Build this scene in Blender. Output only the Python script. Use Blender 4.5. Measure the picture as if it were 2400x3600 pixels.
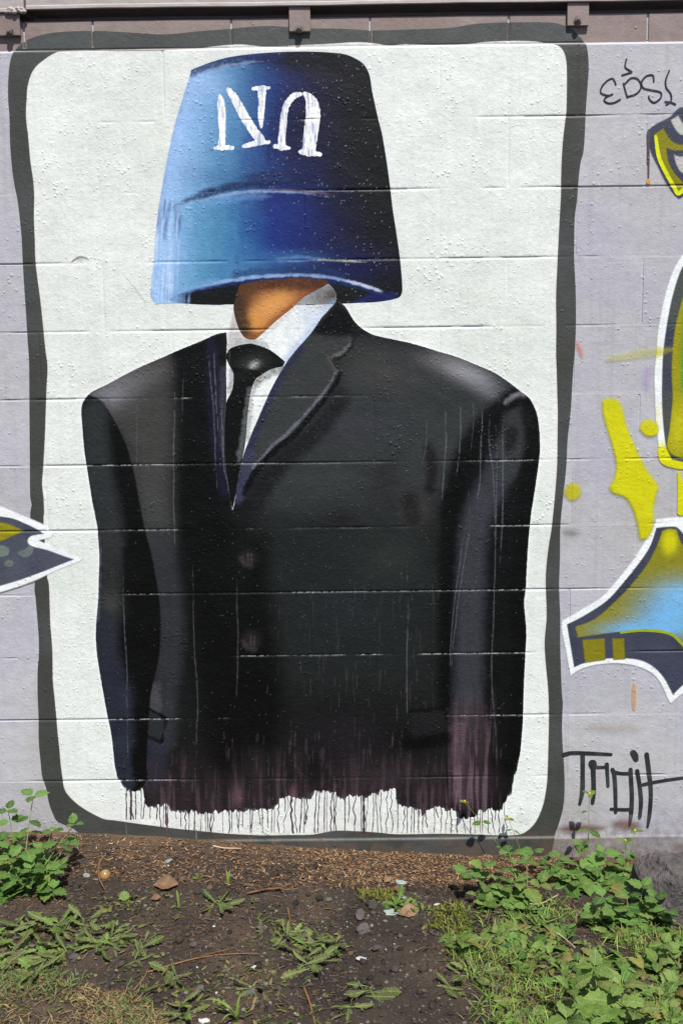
import bpy, math, random
import numpy as np
from mathutils import Vector, Matrix

random.seed(7); RNG = np.random.default_rng(11)
for o in list(bpy.data.objects): bpy.data.objects.remove(o)
S = bpy.context.scene
COL = S.collection

# ------------------------------------------------------------------ camera
F, CD, CZ, CX = 3300.0, 2.851, 1.390, -0.0866          # focal length in photo pixels, distance to the wall, height
PITCH, ROLL, YAW = 0.1195, 0.01275, -0.0047
cam = bpy.data.cameras.new('camera'); camo = bpy.data.objects.new('camera', cam); COL.objects.link(camo)
cam.sensor_fit = 'VERTICAL'; cam.sensor_height = 36.0; cam.lens = 36.0 * F / 3600.0
cam.clip_start = 0.05; cam.clip_end = 2000
def cam_axes():
    # world -> camera as measured from the joints of the wall
    cy, sy = math.cos(YAW), math.sin(YAW); cp, sp = math.cos(PITCH), math.sin(PITCH); cr, sr = math.cos(ROLL), math.sin(ROLL)
    def tocam(v):
        x, y, z = v
        x, y = x*cy - y*sy, x*sy + y*cy
        d = y*cp - z*sp; w = y*sp + z*cp
        return Vector((x*cr - w*sr, x*sr + w*cr, -d))
    M = Matrix([tocam(e) for e in ((1,0,0),(0,1,0),(0,0,1))])   # rows: images of the axes = columns of R^T
    return M
RC = cam_axes()                                   # camera -> world rotation
camo.matrix_world = Matrix.Translation((CX, -CD, CZ)) @ RC.to_4x4()
S.camera = camo

# ------------------------------------------------------------------ sky, sun, exposure
SUN_DIR = Vector((0.14, -0.46, 0.88)).normalized()
w = bpy.data.worlds.new('World'); S.world = w; w.use_nodes = True
nt = w.node_tree; nt.nodes.clear()
sky = nt.nodes.new('ShaderNodeTexSky'); sky.sky_type = 'NISHITA'; sky.sun_disc = False
sky.sun_elevation = math.asin(SUN_DIR.z); sky.sun_rotation = math.atan2(SUN_DIR.x, SUN_DIR.y)
bg = nt.nodes.new('ShaderNodeBackground'); bg.inputs['Strength'].default_value = 0.075
wo = nt.nodes.new('ShaderNodeOutputWorld')
nt.links.new(sky.outputs[0], bg.inputs[0]); nt.links.new(bg.outputs[0], wo.inputs[0])
sl = bpy.data.lights.new('sun', 'SUN'); sl.energy = 4.9; sl.angle = math.radians(0.53); sl.color = (1.0, 0.955, 0.89)
slo = bpy.data.objects.new('sun', sl); COL.objects.link(slo); slo.location = (1, -4, 6)
slo.rotation_euler = SUN_DIR.to_track_quat('Z', 'Y').to_euler()
S.view_settings.view_transform = 'Standard'; S.view_settings.look = 'None'
S.view_settings.exposure = 0.32; S.view_settings.gamma = 1.0
S.render.engine = 'CYCLES'; S.render.resolution_x = 682; S.render.resolution_y = 1024

# ------------------------------------------------------------------ helpers
def lin(c):
    c = np.asarray(c, float) / 255.0
    return np.where(c <= 0.04045, c/12.92, ((c+0.055)/1.055)**2.4)
def tag(o, label=None, cat=None, group=None, kind=None):
    if label: o['label'] = label
    if cat: o['category'] = cat
    if group: o['group'] = group
    if kind: o['kind'] = kind
    return o
def empty(name, loc=(0,0,0), parent=None):
    o = bpy.data.objects.new(name, None); COL.objects.link(o); o.location = loc; o.empty_display_size = 0.05
    if parent: o.parent = parent
    return o
def meshobj(name, verts, faces, mat=None, parent=None, smooth=False, loc=None):
    me = bpy.data.meshes.new(name); me.from_pydata([tuple(v) for v in verts], [], faces); me.update()
    if smooth:
        me.polygons.foreach_set('use_smooth', [True]*len(me.polygons))
    o = bpy.data.objects.new(name, me); COL.objects.link(o)
    if mat: me.materials.append(mat)
    if parent: o.parent = parent
    if loc is not None: o.location = loc
    return o
def bulk_mesh(name, V, quads=None, tris=None, mat=None, parent=None, smooth=False):
    me = bpy.data.meshes.new(name); V = np.asarray(V, np.float32)
    me.vertices.add(len(V)); me.vertices.foreach_set('co', V.ravel())
    parts, tot, st = [], [], []
    n = 0
    if quads is not None and len(quads):
        q = np.asarray(quads, np.int32); parts.append(q.ravel()); tot.append(np.full(len(q), 4)); st.append(n + 4*np.arange(len(q))); n += 4*len(q)
    if tris is not None and len(tris):
        t = np.asarray(tris, np.int32); parts.append(t.ravel()); tot.append(np.full(len(t), 3)); st.append(n + 3*np.arange(len(t))); n += 3*len(t)
    li = np.concatenate(parts); me.loops.add(len(li)); me.loops.foreach_set('vertex_index', li.astype(np.int32))
    st = np.concatenate(st); me.polygons.add(len(st))
    me.polygons.foreach_set('loop_start', st.astype(np.int32))
    if smooth: me.polygons.foreach_set('use_smooth', np.ones(len(st), bool))
    me.update(calc_edges=True)
    o = bpy.data.objects.new(name, me); COL.objects.link(o)
    if mat: me.materials.append(mat)
    if parent: o.parent = parent
    return o
def rgba(c): return (float(c[0]), float(c[1]), float(c[2]), 1.0)

class NT:
    def __init__(s, name):
        s.m = bpy.data.materials.new(name); s.m.use_nodes = True; s.t = s.m.node_tree; s.t.nodes.clear()
        s.out = s.n('ShaderNodeOutputMaterial'); s.b = s.n('ShaderNodeBsdfPrincipled'); s.l(s.b.outputs[0], s.out.inputs[0])
    def n(s, t, **kw):
        x = s.t.nodes.new(t)
        for k, v in kw.items(): setattr(x, k, v)
        return x
    def l(s, a, b): s.t.links.new(a, b)
    def pos(s): return s.n('ShaderNodeNewGeometry').outputs['Position']
    def mapv(s, v, sc):
        m = s.n('ShaderNodeMapping'); m.inputs['Scale'].default_value = sc; s.l(v, m.inputs['Vector']); return m.outputs[0]
    def noise(s, v, scale, detail=4, rough=0.55):
        x = s.n('ShaderNodeTexNoise'); x.inputs['Scale'].default_value = scale; x.inputs['Detail'].default_value = detail
        x.inputs['Roughness'].default_value = rough; s.l(v, x.inputs['Vector']); return x.outputs['Fac']
    def vor(s, v, scale, rnd=1.0):
        x = s.n('ShaderNodeTexVoronoi'); x.inputs['Scale'].default_value = scale; x.inputs['Randomness'].default_value = rnd
        s.l(v, x.inputs['Vector']); return x
    def ramp(s, f, stops):
        r = s.n('ShaderNodeValToRGB'); e = r.color_ramp.elements
        while len(e) < len(stops): e.new(0.5)
        for i, (p, c) in enumerate(stops):
            e[i].position = p; e[i].color = rgba(c) if hasattr(c, '__len__') else (c, c, c, 1)
        s.l(f, r.inputs[0]); return r.outputs[0]
    def math(s, op, a, b=None, clamp=False):
        m = s.n('ShaderNodeMath', operation=op, use_clamp=clamp)
        for i, v in enumerate((a, b)):
            if v is None: continue
            if isinstance(v, (int, float)): m.inputs[i].default_value = v
            else: s.l(v, m.inputs[i])
        return m.outputs[0]
    def mix(s, f, a, b, blend='MIX'):
        m = s.n('ShaderNodeMix', data_type='RGBA', blend_type=blend)
        for i, v in ((0, f), (6, a), (7, b)):
            if isinstance(v, (int, float)): m.inputs[i].default_value = v
            elif hasattr(v, 'is_linked') or hasattr(v, 'links'): s.l(v, m.inputs[i])
            else: m.inputs[i].default_value = rgba(v)
        return m.outputs[2]
    def bump(s, h, strength, dist, prev=None):
        b = s.n('ShaderNodeBump'); b.inputs['Strength'].default_value = strength; b.inputs['Distance'].default_value = dist
        s.l(h, b.inputs['Height'])
        if prev is not None: s.l(prev, b.inputs['Normal'])
        return b.outputs[0]
    def setp(s, **kw):
        for k, v in kw.items():
            k = k.replace('_', ' ')
            i = s.b.inputs[k]
            if hasattr(v, 'links'): s.l(v, i)
            elif hasattr(v, '__len__'): i.default_value = rgba(v)
            else: i.default_value = v

def wall_relief(t, p, amount=1.0):
    """orange peel, blisters and grit of many coats of paint on concrete block; height in metres"""
    v1 = t.vor(p, 30); sep = t.n('ShaderNodeSeparateColor'); t.l(v1.outputs['Color'], sep.inputs[0])
    size = t.math('MULTIPLY', t.math('SUBTRACT', sep.outputs[0], 0.58, True), 0.36)         # most cells hold no blister
    b1 = t.math('MULTIPLY', t.math('SUBTRACT', size, v1.outputs['Distance'], True), 0.024)
    v2 = t.vor(p, 80); sep2 = t.n('ShaderNodeSeparateColor'); t.l(v2.outputs['Color'], sep2.inputs[0])
    mid = t.noise(p, 7, 2)
    size2 = t.math('MULTIPLY', t.math('SUBTRACT', t.math('MULTIPLY', sep2.outputs[1], t.math('MULTIPLY', mid, 2.0)), 0.45, True), 0.55)
    b2 = t.math('MULTIPLY', t.math('SUBTRACT', size2, v2.outputs['Distance'], True), 0.0060)
    peel = t.math('MULTIPLY', t.noise(p, 75, 3, 0.65), 0.0021)
    h = t.math('ADD', t.math('ADD', b1, b2), t.math('ADD', peel, t.math('MULTIPLY', mid, 0.008)))
    return t.bump(h, 0.62*amount, 1.0)
def paint_mat(name, soft=False, rough=0.5, spec=0.28, amount=1.0, streak=0.0):
    t = NT(name); p = t.pos()
    at = t.n('ShaderNodeAttribute', attribute_name='paint')
    nz = t.noise(p, 55, 2); v = t.math('ADD', t.math('MULTIPLY', nz, 0.20), 0.90)
    v = t.math('MULTIPLY', v, t.math('ADD', t.math('MULTIPLY', t.noise(p, 8, 3), 0.22), 0.89))                       # uneven coverage
    v = t.math('MULTIPLY', v, t.math('ADD', t.math('MULTIPLY', t.noise(t.mapv(p, (70, 1, 3.5)), 1.0, 2), 0.14), 0.93))  # roller and rain marks
    pore = t.ramp(t.noise(p, 240, 2, 0.5), [(0.66, 1.0), (0.72, 0.62)])
    v = t.math('MULTIPLY', v, pore)
    c = t.mix(1.0, at.outputs['Color'], v, 'MULTIPLY')
    if streak:
        sp = t.mapv(p, (260, 1, 7)); sn = t.ramp(t.noise(sp, 1.0, 3), [(0.55, 0.0), (0.75, streak)])
        c = t.mix(sn, c, (0.30, 0.30, 0.31))
    t.setp(Base_Color=c, Roughness=rough); t.b.inputs['Specular IOR Level'].default_value = spec
    t.l(wall_relief(t, p, amount), t.b.inputs['Normal'])
    if soft:
        fine = t.noise(p, 420, 2)
        a = t.math('ADD', at.outputs['Alpha'], t.math('MULTIPLY', t.math('SUBTRACT', fine, 0.5), 0.9))
        a = t.math('MULTIPLY', a, at.outputs['Alpha']); a = t.math('MINIMUM', t.math('ADD', a, 0.0, True), 1.0)
        t.l(a, t.b.inputs['Alpha'])
    return t.m
M_PAINT = paint_mat('mural_paint')
M_DARK = paint_mat('dark_mural_paint', rough=0.42, spec=0.20, amount=1.45)
M_SPRAY = paint_mat('spray_paint', soft=True)

def wall_mat(name, cols, dirt=True):
    t = NT(name); p = t.pos()
    n1 = t.noise(p, 2.6, 5); c = t.ramp(n1, [(0.30, cols[0]), (0.52, cols[1]), (0.72, cols[2])])
    n2 = t.noise(p, 40, 4); c = t.mix(1.0, c, t.math('ADD', t.math('MULTIPLY', n2, 0.30), 0.85), 'MULTIPLY')
    oi = t.n('ShaderNodeObjectInfo'); c = t.mix(1.0, c, t.math('ADD', t.math('MULTIPLY', oi.outputs['Random'], 0.09), 0.955), 'MULTIPLY')   # block to block
    st_ = t.ramp(t.noise(t.mapv(p, (38, 1, 1.6)), 1.0, 4, 0.6), [(0.52, 0.0), (0.75, 0.35)]); c = t.mix(st_, c, lin((150, 144, 146)))
    if dirt:
        sx = t.n('ShaderNodeSeparateXYZ'); t.l(p, sx.inputs[0])
        low = t.math('SUBTRACT', 1.0, t.math('MULTIPLY', t.math('ADD', sx.outputs[2], 0.06), 5.5), True)
        sp = t.noise(p, 30, 5, 0.7)
        f = t.math('MULTIPLY', low, t.ramp(sp, [(0.38, 0.0), (0.62, 0.75)]))
        c = t.mix(f, c, lin((98, 84, 76)))                       # soil splashed up from the bed
        chips = t.ramp(t.noise(p, 75, 4, 0.65), [(0.70, 0.0), (0.74, 0.55)])
        c = t.mix(chips, c, lin((226, 224, 228)))
    t.setp(Base_Color=c, Roughness=0.62); t.b.inputs['Specular IOR Level'].default_value = 0.2
    t.l(wall_relief(t, p, 1.0), t.b.inputs['Normal'])
    return t.m
M_WALL = wall_mat('lavender_grey_block_paint', [lin((174, 174, 189)), lin((180, 180, 186)), lin((174, 172, 173))])
M_MAUVE = wall_mat('mauve_block_paint', [lin((132, 116, 113)), lin((141, 127, 124)), lin((148, 136, 134))], dirt=False)
M_FOOT = wall_mat('footing_concrete', [lin((140, 138, 147)), lin((152, 149, 152)), lin((128, 120, 116))])

# ------------------------------------------------------------------ wall relief grid (metres; X right, Z up, wall face at y = 0)
ST = 0.0025
GX0, GX1, GZ0, GZ1 = -1.30, 1.70, -0.125, 2.525
NX = int(round((GX1-GX0)/ST))+1; NZ = int(round((GZ1-GZ0)/ST))+1
gx = GX0 + ST*np.arange(NX); gz = GZ0 + ST*np.arange(NZ)
def vnoise1(x, seed):
    r = np.random.default_rng(seed).random(512); i = np.floor(x).astype(int); f = x-i; f = f*f*(3-2*f)
    return r[i % 512]*(1-f) + r[(i+1) % 512]*f
def vnoise2(x, y, seed):
    r = np.random.default_rng(seed).random((256, 256)); i = np.floor(x).astype(int); j = np.floor(y).astype(int)
    fx = x-i; fy = y-j; fx = fx*fx*(3-2*fx); fy = fy*fy*(3-2*fy); i0 = i % 256; i1 = (i+1) % 256; j0 = j % 256; j1 = (j+1) % 256
    return (r[i0, j0]*(1-fx)+r[i1, j0]*fx)*(1-fy) + (r[i0, j1]*(1-fx)+r[i1, j1]*fx)*fy
def fbm2(x, y, seed, o=4):
    s = 0; a = 0.5; n = 0
    for k in range(o): s = s + a*vnoise2(x*2**k, y*2**k, seed+k); n += a; a *= 0.5
    return s/n
def bed_presence(k, x):
    """how open a bed joint is along its length: 1 open, 0 filled with paint"""
    a = vnoise1(x*3.3+17.3*k, 100+k)*0.62 + vnoise1(x*17+5.1*k, 200+k)*0.38
    return np.clip((a-0.36)/0.30, 0.03, 1.0)
def head_presence(c, i, z):
    a = vnoise1(np.asarray(z)*7+i*3.7+c*11.3, 300+c)
    return np.clip((a-0.35)/0.4, 0.0, 0.75)
BEDS = [0.2*k for k in range(1, 12)]
TOPSTEP = -0.007                                # the top course lies a little behind the rest
FOOTSTEP = 0.006                                # the footing a little in front
def head_x(c):                                  # c = 0 lowest course .. 11, 12 = top course
    off = 0.2 if c % 2 else 0.0
    return [off + 0.4*i for i in range(-9, 10)]
XX, ZZ = np.meshgrid(gx, gz)                    # [z, x]
H = fbm2(XX*5+3, ZZ*5+1, 31, 4)*0.0012
for k, zb in enumerate(BEDS):
    t_ = (gz-zb)/ST; prof = np.clip(1-np.abs(t_)/1.7, 0, 1)
    rows = np.where(prof > 0)[0]
    H[rows] -= 0.0027*prof[rows][:, None]*bed_presence(k+1, gx)[None, :]
for c in range(0, 12):
    z0, z1 = 0.2*c, 0.2*(c+1); rows = np.where((gz > z0+0.004) & (gz < z1-0.004))[0]
    for i, xj in enumerate(head_x(c)):
        if xj < GX0 or xj > GX1: continue
        t_ = (gx-xj)/ST; cols = np.where(np.abs(t_) < 1.8)[0]
        if len(cols): H[np.ix_(rows, cols)] -= 0.0024*np.clip(1-np.abs(t_[cols])/1.8, 0, 1)[None, :]*head_presence(c, i, gz[rows])[:, None]
step = np.clip((gz-2.398)/0.005, 0, 1); H += TOPSTEP*step[:, None]
H[np.abs(gz-2.4025) < 0.004] -= 0.002
for xj in (-1.0, -0.8, -0.4, 0.0, 0.4, 0.8, 1.2, 1.6):
    cols = np.where(np.abs(gx-xj) < 0.005)[0]; rows = np.where(gz > 2.41)[0]
    H[np.ix_(rows, cols)] -= 0.004
fs = np.clip((0.0-gz)/0.006, 0, 1); H += FOOTSTEP*fs[:, None]
def relief(x, z):
    fx = np.clip((np.asarray(x)-GX0)/ST, 0, NX-1.001); fz = np.clip((np.asarray(z)-GZ0)/ST, 0, NZ-1.001)
    i = fx.astype(int); j = fz.astype(int); a = fx-i; b = fz-j
    return (H[j, i]*(1-a)+H[j, i+1]*a)*(1-b) + (H[j+1, i]*(1-a)+H[j+1, i+1]*a)*b

# ------------------------------------------------------------------ traced points -> wall metres
_P = np.array([[RC[r][c] for c in range(3)] for r in range(3)])
def ray(px, py):
    d = np.stack([(np.asarray(px, float)-1200)/F, (1800-np.asarray(py, float))/F, -np.ones(np.shape(px))], -1)
    return d @ _P.T
def on_wall(px, py, y=-0.002):
    d = ray(px, py); s = (y+CD)/d[..., 1]
    return np.stack([CX+s*d[..., 0], CZ+s*d[..., 2]], -1)
def W(pts, frame=None):
    """photo pixels (optionally measured in an enlarged crop x0, y0, scale) -> wall coordinates"""
    p = np.asarray(pts, float)[:, :2]
    if frame: p = np.stack([frame[0]+p[:, 0]/frame[2], frame[1]+p[:, 1]/frame[2]], -1)
    return on_wall(p[:, 0], p[:, 1])
PX = 0.000864                                   # metres on the wall for one photo pixel
def on_ground(px, py, z=-0.02):
    d = ray(px, py); s = (z-CZ)/d[..., 2]
    return np.stack([CX+s*d[..., 0], -CD+s*d[..., 1]], -1)
def smooth_closed(p, n=5, corner=48):
    p = np.asarray(p, float); m = len(p)
    def iscorner(i):
        a = p[i]-p[i-1]; b = p[(i+1) % m]-p[i]
        la, lb = np.hypot(*a), np.hypot(*b)
        if la == 0 or lb == 0: return True
        return np.degrees(np.arccos(np.clip(a@b/la/lb, -1, 1))) > corner
    cr = [iscorner(i) for i in range(m)]; out = []
    for i in range(m):
        p1, p2 = p[i], p[(i+1) % m]
        p0 = p1 if cr[i] else p[i-1]; p3 = p2 if cr[(i+1) % m] else p[(i+2) % m]
        for k in range(n):
            t = k/n
            out.append(0.5*(2*p1+(p2-p0)*t+(2*p0-5*p1+4*p2-p3)*t*t+(3*p1-p0-3*p2+p3)*t**3))
    return np.array(out)
def smooth_open(p, n=5):
    p = np.asarray(p, float); m = len(p); out = []
    if m < 3: return p
    for i in range(m-1):
        p1, p2 = p[i], p[i+1]; p0 = p[max(i-1, 0)]; p3 = p[min(i+2, m-1)]
        for k in range(n):
            t = k/n; out.append(0.5*(2*p1+(p2-p0)*t+(2*p0-5*p1+4*p2-p3)*t*t+(3*p1-p0-3*p2+p3)*t**3))
    out.append(p[-1]); return np.array(out)

class Canvas:
    """a window of the wall grid that holds a signed distance, colour and coverage"""
    def __init__(s, lo, hi, res=1):
        s.st = ST/res
        i0 = max(int(math.floor((lo[0]-GX0)/ST))-2, 0); i1 = min(int(math.ceil((hi[0]-GX0)/ST))+2, NX-1)
        j0 = max(int(math.floor((lo[1]-GZ0)/ST))-2, 0); j1 = min(int(math.ceil((hi[1]-GZ0)/ST))+2, NZ-1)
        s.x = GX0+ST*i0+s.st*np.arange((i1-i0)*res+1); s.z = GZ0+ST*j0+s.st*np.arange((j1-j0)*res+1)
        s.X, s.Z = np.meshgrid(s.x, s.z); s.C = np.zeros(s.X.shape+(3,)); s.A = np.ones(s.X.shape); s.D = np.full(s.X.shape, -1.0)
    def _sl(s, lo, hi):
        a = max(int((lo[0]-s.x[0])/s.st), 0); b = min(int((hi[0]-s.x[0])/s.st)+2, len(s.x))
        c = max(int((lo[1]-s.z[0])/s.st), 0); d = min(int((hi[1]-s.z[0])/s.st)+2, len(s.z))
        return (slice(c, d), slice(a, b)) if a < b and c < d else None
    def dist(s, pts, R, closed=False, width=None):
        """distance to a polyline, exact up to R; with width: width - distance, so positive inside the stroke"""
        D = np.full(s.X.shape, R if width is None else -R)
        n = len(pts)
        for i in range(n if closed else n-1):
            a, b = pts[i], pts[(i+1) % n]
            r = R if width is None else R+max(width[i], width[(i+1) % n])
            q = s._sl(np.minimum(a, b)-r, np.maximum(a, b)+r)
            if q is None: continue
            d = b-a; L = d@d+1e-12
            t = np.clip(((s.X[q]-a[0])*d[0]+(s.Z[q]-a[1])*d[1])/L, 0, 1)
            e = np.hypot(s.X[q]-a[0]-t*d[0], s.Z[q]-a[1]-t*d[1])
            if width is None: D[q] = np.minimum(D[q], e)
            else: D[q] = np.maximum(D[q], width[i]*(1-t)+width[(i+1) % n]*t-e)
        return D
    def inside(s, poly):
        I = np.zeros(s.X.shape, bool); a = poly; b = np.roll(poly, -1, 0)
        for j, z in enumerate(s.z):
            m = (a[:, 1] > z) != (b[:, 1] > z)
            if not m.any(): continue
            xs = np.sort(a[m, 0]+(z-a[m, 1])/(b[m, 1]-a[m, 1])*(b[m, 0]-a[m, 0]))
            I[j] = np.searchsorted(xs, s.x) % 2 == 1
        return I
    def sd(s, poly, R=0.02):
        D = s.dist(poly, R, True); return np.where(s.inside(poly), D, -D)
    # --- brushes
    def fill(s, col): s.C[:] = lin(col)
    def blend(s, m, col):
        m = np.clip(m, 0, 1)[..., None]; s.C = s.C*(1-m)+lin(col)*m
    def stroke(s, pts, wpx, col, a=1.0, soft=None, frame=None, smooth=True):
        w_ = wpx*PX*0.5; so = (soft if soft is not None else wpx*0.6)*PX
        p = W(pts, frame); p = smooth_open(p) if smooth else p
        g_ = min(so*0.9, 0.006); D = s.dist(p, w_+so+g_+0.001)+s.rag()*g_
        t = np.clip((w_+so-D)/(so+1e-9), 0, 1); s.blend(a*t*t*(3-2*t)*s.dry(wpx), col)
    def tstroke(s, pts, wpx, col, a, soft, ends=0.3):
        """stroke whose coverage fades towards both ends"""
        p = smooth_open(W(pts)); n = len(p); tt = np.linspace(0, 1, n)
        so = soft*PX; q_ = np.clip(np.minimum(tt, 1-tt)/ends, 0, 1); ww = wpx*PX*0.5*q_-so*(1-q_)
        g_ = min(so*0.8, 0.005); fade = s.dist(p, so+g_+0.001, width=ww)+s.rag()*g_; t = np.clip((fade+so)/so, 0, 1); s.blend(a*t*t*(3-2*t)*s.dry(wpx), col)
    def rag(s):
        if not hasattr(s, '_r'): s._r = (fbm2(s.X*70+5, s.Z*70+5, 901, 3)-0.5)*2
        return s._r
    def dry(s, wpx):
        if not hasattr(s, '_d'): s._d = fbm2(s.X*190+5, s.Z*150+5, 905, 2)
        return np.clip(0.35+1.3*s._d, 0, 1) if wpx < 30 else np.clip(0.7+0.6*s._d, 0, 1)
    def blob(s, x, y, rx, ry, col, a=1.0, rot=0.0, power=1.0):
        c = on_wall(x, y); dx = (s.X-c[0])/PX; dz = (s.Z-c[1])/PX; cr, sr = math.cos(rot), math.sin(rot)
        u = (dx*cr+dz*sr)/rx; v = (-dx*sr+dz*cr)/ry
        s.blend(a*np.exp(-(u*u+v*v)**power), col)
    def area(s, pts, col, a=1.0, soft=20, smooth=True):
        p = W(pts); p = smooth_closed(p) if smooth else p; so = soft*PX
        D = s.sd(p, so*1.02); t = np.clip((D+so)/(2*so), 0, 1); s.blend(a*t*t*(3-2*t), col)

def film(name, cv, mat, layer, parent=None, D=None):
    """paint film on the wall: the cells of the canvas inside the outline, edge cells cut along it"""
    D = cv.D if D is None else D
    nz, nx = D.shape; Hc = relief(cv.X, cv.Z)+0.0008+0.00022*layer
    ins = D > 0; cnt = ins[:-1, :-1].astype(int)+ins[:-1, 1:]+ins[1:, 1:]+ins[1:, :-1]
    full = np.argwhere(cnt == 4); part = np.argwhere((cnt > 0) & (cnt < 4))
    idx = np.full(D.shape, -1, np.int64); order = np.argwhere(ins); idx[ins] = np.arange(len(order))
    V = np.stack([cv.X[ins], -Hc[ins], cv.Z[ins]], -1); Cc = np.concatenate([cv.C[ins], cv.A[ins][:, None]], -1)
    j, i = full[:, 0], full[:, 1]
    quads = np.stack([idx[j, i], idx[j, i+1], idx[j+1, i+1], idx[j+1, i]], -1)
    ev, ec, tris, cache, base = [], [], [], {}, len(order)
    for j, i in part:
        ring = ((j, i), (j, i+1), (j+1, i+1), (j+1, i)); poly = []
        for k in range(4):
            a, b = ring[k], ring[(k+1) % 4]; da, db = D[a], D[b]
            if da > 0: poly.append(idx[a])
            if (da > 0) != (db > 0):
                key = (a, b) if a < b else (b, a)
                if key not in cache:
                    t = da/(da-db); t = min(max(t, 0.02), 0.98)
                    cache[key] = base+len(ev); inn = a if da > 0 else b
                    ev.append((cv.X[a]*(1-t)+cv.X[b]*t, -(Hc[a]*(1-t)+Hc[b]*t), cv.Z[a]*(1-t)+cv.Z[b]*t))
                    ec.append(tuple(cv.C[inn])+(cv.A[inn],))
                poly.append(cache[key])
        for k in range(1, len(poly)-1): tris.append((poly[0], poly[k], poly[k+1]))
    if ev: V = np.concatenate([V, np.array(ev)]); Cc = np.concatenate([Cc, np.array(ec)])
    o = bulk_mesh(name, V, quads, np.array(tris) if tris else None, mat, parent, smooth=True)
    at = o.data.attributes.new('paint', 'FLOAT_COLOR', 'POINT'); at.data.foreach_set('color', Cc.astype(np.float32).ravel())
    return o
def canvas_for(poly, pad=0.004, res=1): return Canvas(poly.min(0)-pad, poly.max(0)+pad, res)

# ------------------------------------------------------------------ block wall
def rounded_block(lx, lz, dy, bev=0.0013):
    x, z = lx/2, lz/2; b = bev
    v = [(-x, b, -z), (x, b, -z), (x, b, z), (-x, b, z), (-x+b, 0, -z+b), (x-b, 0, -z+b), (x-b, 0, z-b), (-x+b, 0, z-b),
         (-x, dy, -z), (x, dy, -z), (x, dy, z), (-x, dy, z)]
    f = [(4, 5, 6, 7), (0, 1, 5, 4), (1, 2, 6, 5), (2, 3, 7, 6), (3, 0, 4, 7), (9, 8, 11, 10), (8, 9, 1, 0), (9, 10, 2, 1), (10, 11, 3, 2), (11, 8, 0, 3)]
    me = bpy.data.meshes.new('block'); me.from_pydata(v, [], f); me.update(); return me
wall = tag(empty('block_wall'), 'long lavender grey painted concrete block wall with mauve top course', 'wall')
GAP = 0.0055; cache = {}
def block(x0, x1, z0, z1, y, mat):
    key = (round(x1-x0, 3), round(z1-z0, 3), mat.name)
    if key not in cache:
        cache[key] = rounded_block(x1-x0-GAP, z1-z0-GAP, 0.19); cache[key].materials.append(mat)
    o = bpy.data.objects.new('block', cache[key]); COL.objects.link(o); o.parent = wall
    o.location = ((x0+x1)/2, y+random.uniform(-0.0003, 0.0006), (z0+z1)/2); return o
for c in range(0, 12):
    xs = [x for x in head_x(c) if -3.3 < x < 3.3]
    for a, b in zip(xs[:-1], xs[1:]): block(a, b, 0.2*c, 0.2*c+0.2, 0.0, M_WALL)
xs = sorted([x for x in head_x(12) if -3.3 < x < 3.3]+[-1.0])
for a, b in zip(xs[:-1], xs[1:]): block(a, b, 2.4, 2.487, -TOPSTEP, M_MAUVE)
# mortar: strips in the joints, open or filled with paint along their length
def mortar():
    V, Q = [], []
    def strip(P):                                # list of (front, back-left..) rows of 2 points
        b = len(V)
        for r in P: V.extend(r)
        for k in range(len(P)-1): Q.append((b+2*k, b+2*k+2, b+2*k+3, b+2*k+1))
    for k in range(0, 12):
        xs = np.arange(-3.2, 3.2001, 0.02); pr = bed_presence(k, xs)
        z = 0.2*k; strip([((x, 0.0031*p, z-0.006), (x, 0.0031*p, z+0.006)) for x, p in zip(xs, pr)])
    xs = np.arange(-3.2, 3.2001, 0.02); strip([((x, 0.002, 2.394), (x, 0.0085, 2.4065)) for x in xs])
    for c in range(0, 12):
        for i, xj in enumerate(head_x(c)):
            if abs(xj) > 3.1: continue
            zs = np.linspace(0.2*c+0.004, 0.2*c+0.196, 9); pr = head_presence(c, i, zs)
            strip([((xj+0.006, 0.0004+0.0018*p, z), (xj-0.006, 0.0004+0.0018*p, z)) for z, p in zip(zs, pr)])
    for xj in sorted([x for x in head_x(12) if abs(x) < 3.1]+[-1.0]):
        strip([((xj+0.006, -TOPSTEP+0.004, z), (xj-0.006, -TOPSTEP+0.004, z)) for z in (2.41, 2.482)])
    return meshobj('mortar_joints', V, Q, M_WALL, wall)
mortar()
def footing():
    xs = np.arange(-3.2, 3.2001, 0.05); V, Q = [], []
    for x in xs:
        e = 0.0015*math.sin(x*9)+random.uniform(-0.001, 0.001)
        V += [(x, 0.02, -0.004), (x, -FOOTSTEP+0.0015, -0.0045+e), (x, -FOOTSTEP, -0.008+e), (x, -FOOTSTEP, -0.25)]
    for k in range(len(xs)-1):
        for r in range(3): Q.append((4*k+r, 4*k+4+r, 4*k+5+r, 4*k+1+r)[::-1])
    return meshobj('footing', V, Q, M_FOOT, wall)
footing()
meshobj('wall_core', [(x, y, z) for x in (-3.2, 3.2) for y, z in ((0.012, -0.3), (0.012, 2.481), (0.09, 2.483), (0.09, 2.6), (0.18, 2.6), (0.18, -0.3))],
        [(6, 7, 1, 0), (7, 8, 2, 1), (8, 9, 3, 2), (9, 10, 4, 3), (10, 11, 5, 4), (0, 1, 2, 3, 4, 5), (11, 10, 9, 8, 7, 6)], M_WALL, wall)
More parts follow.
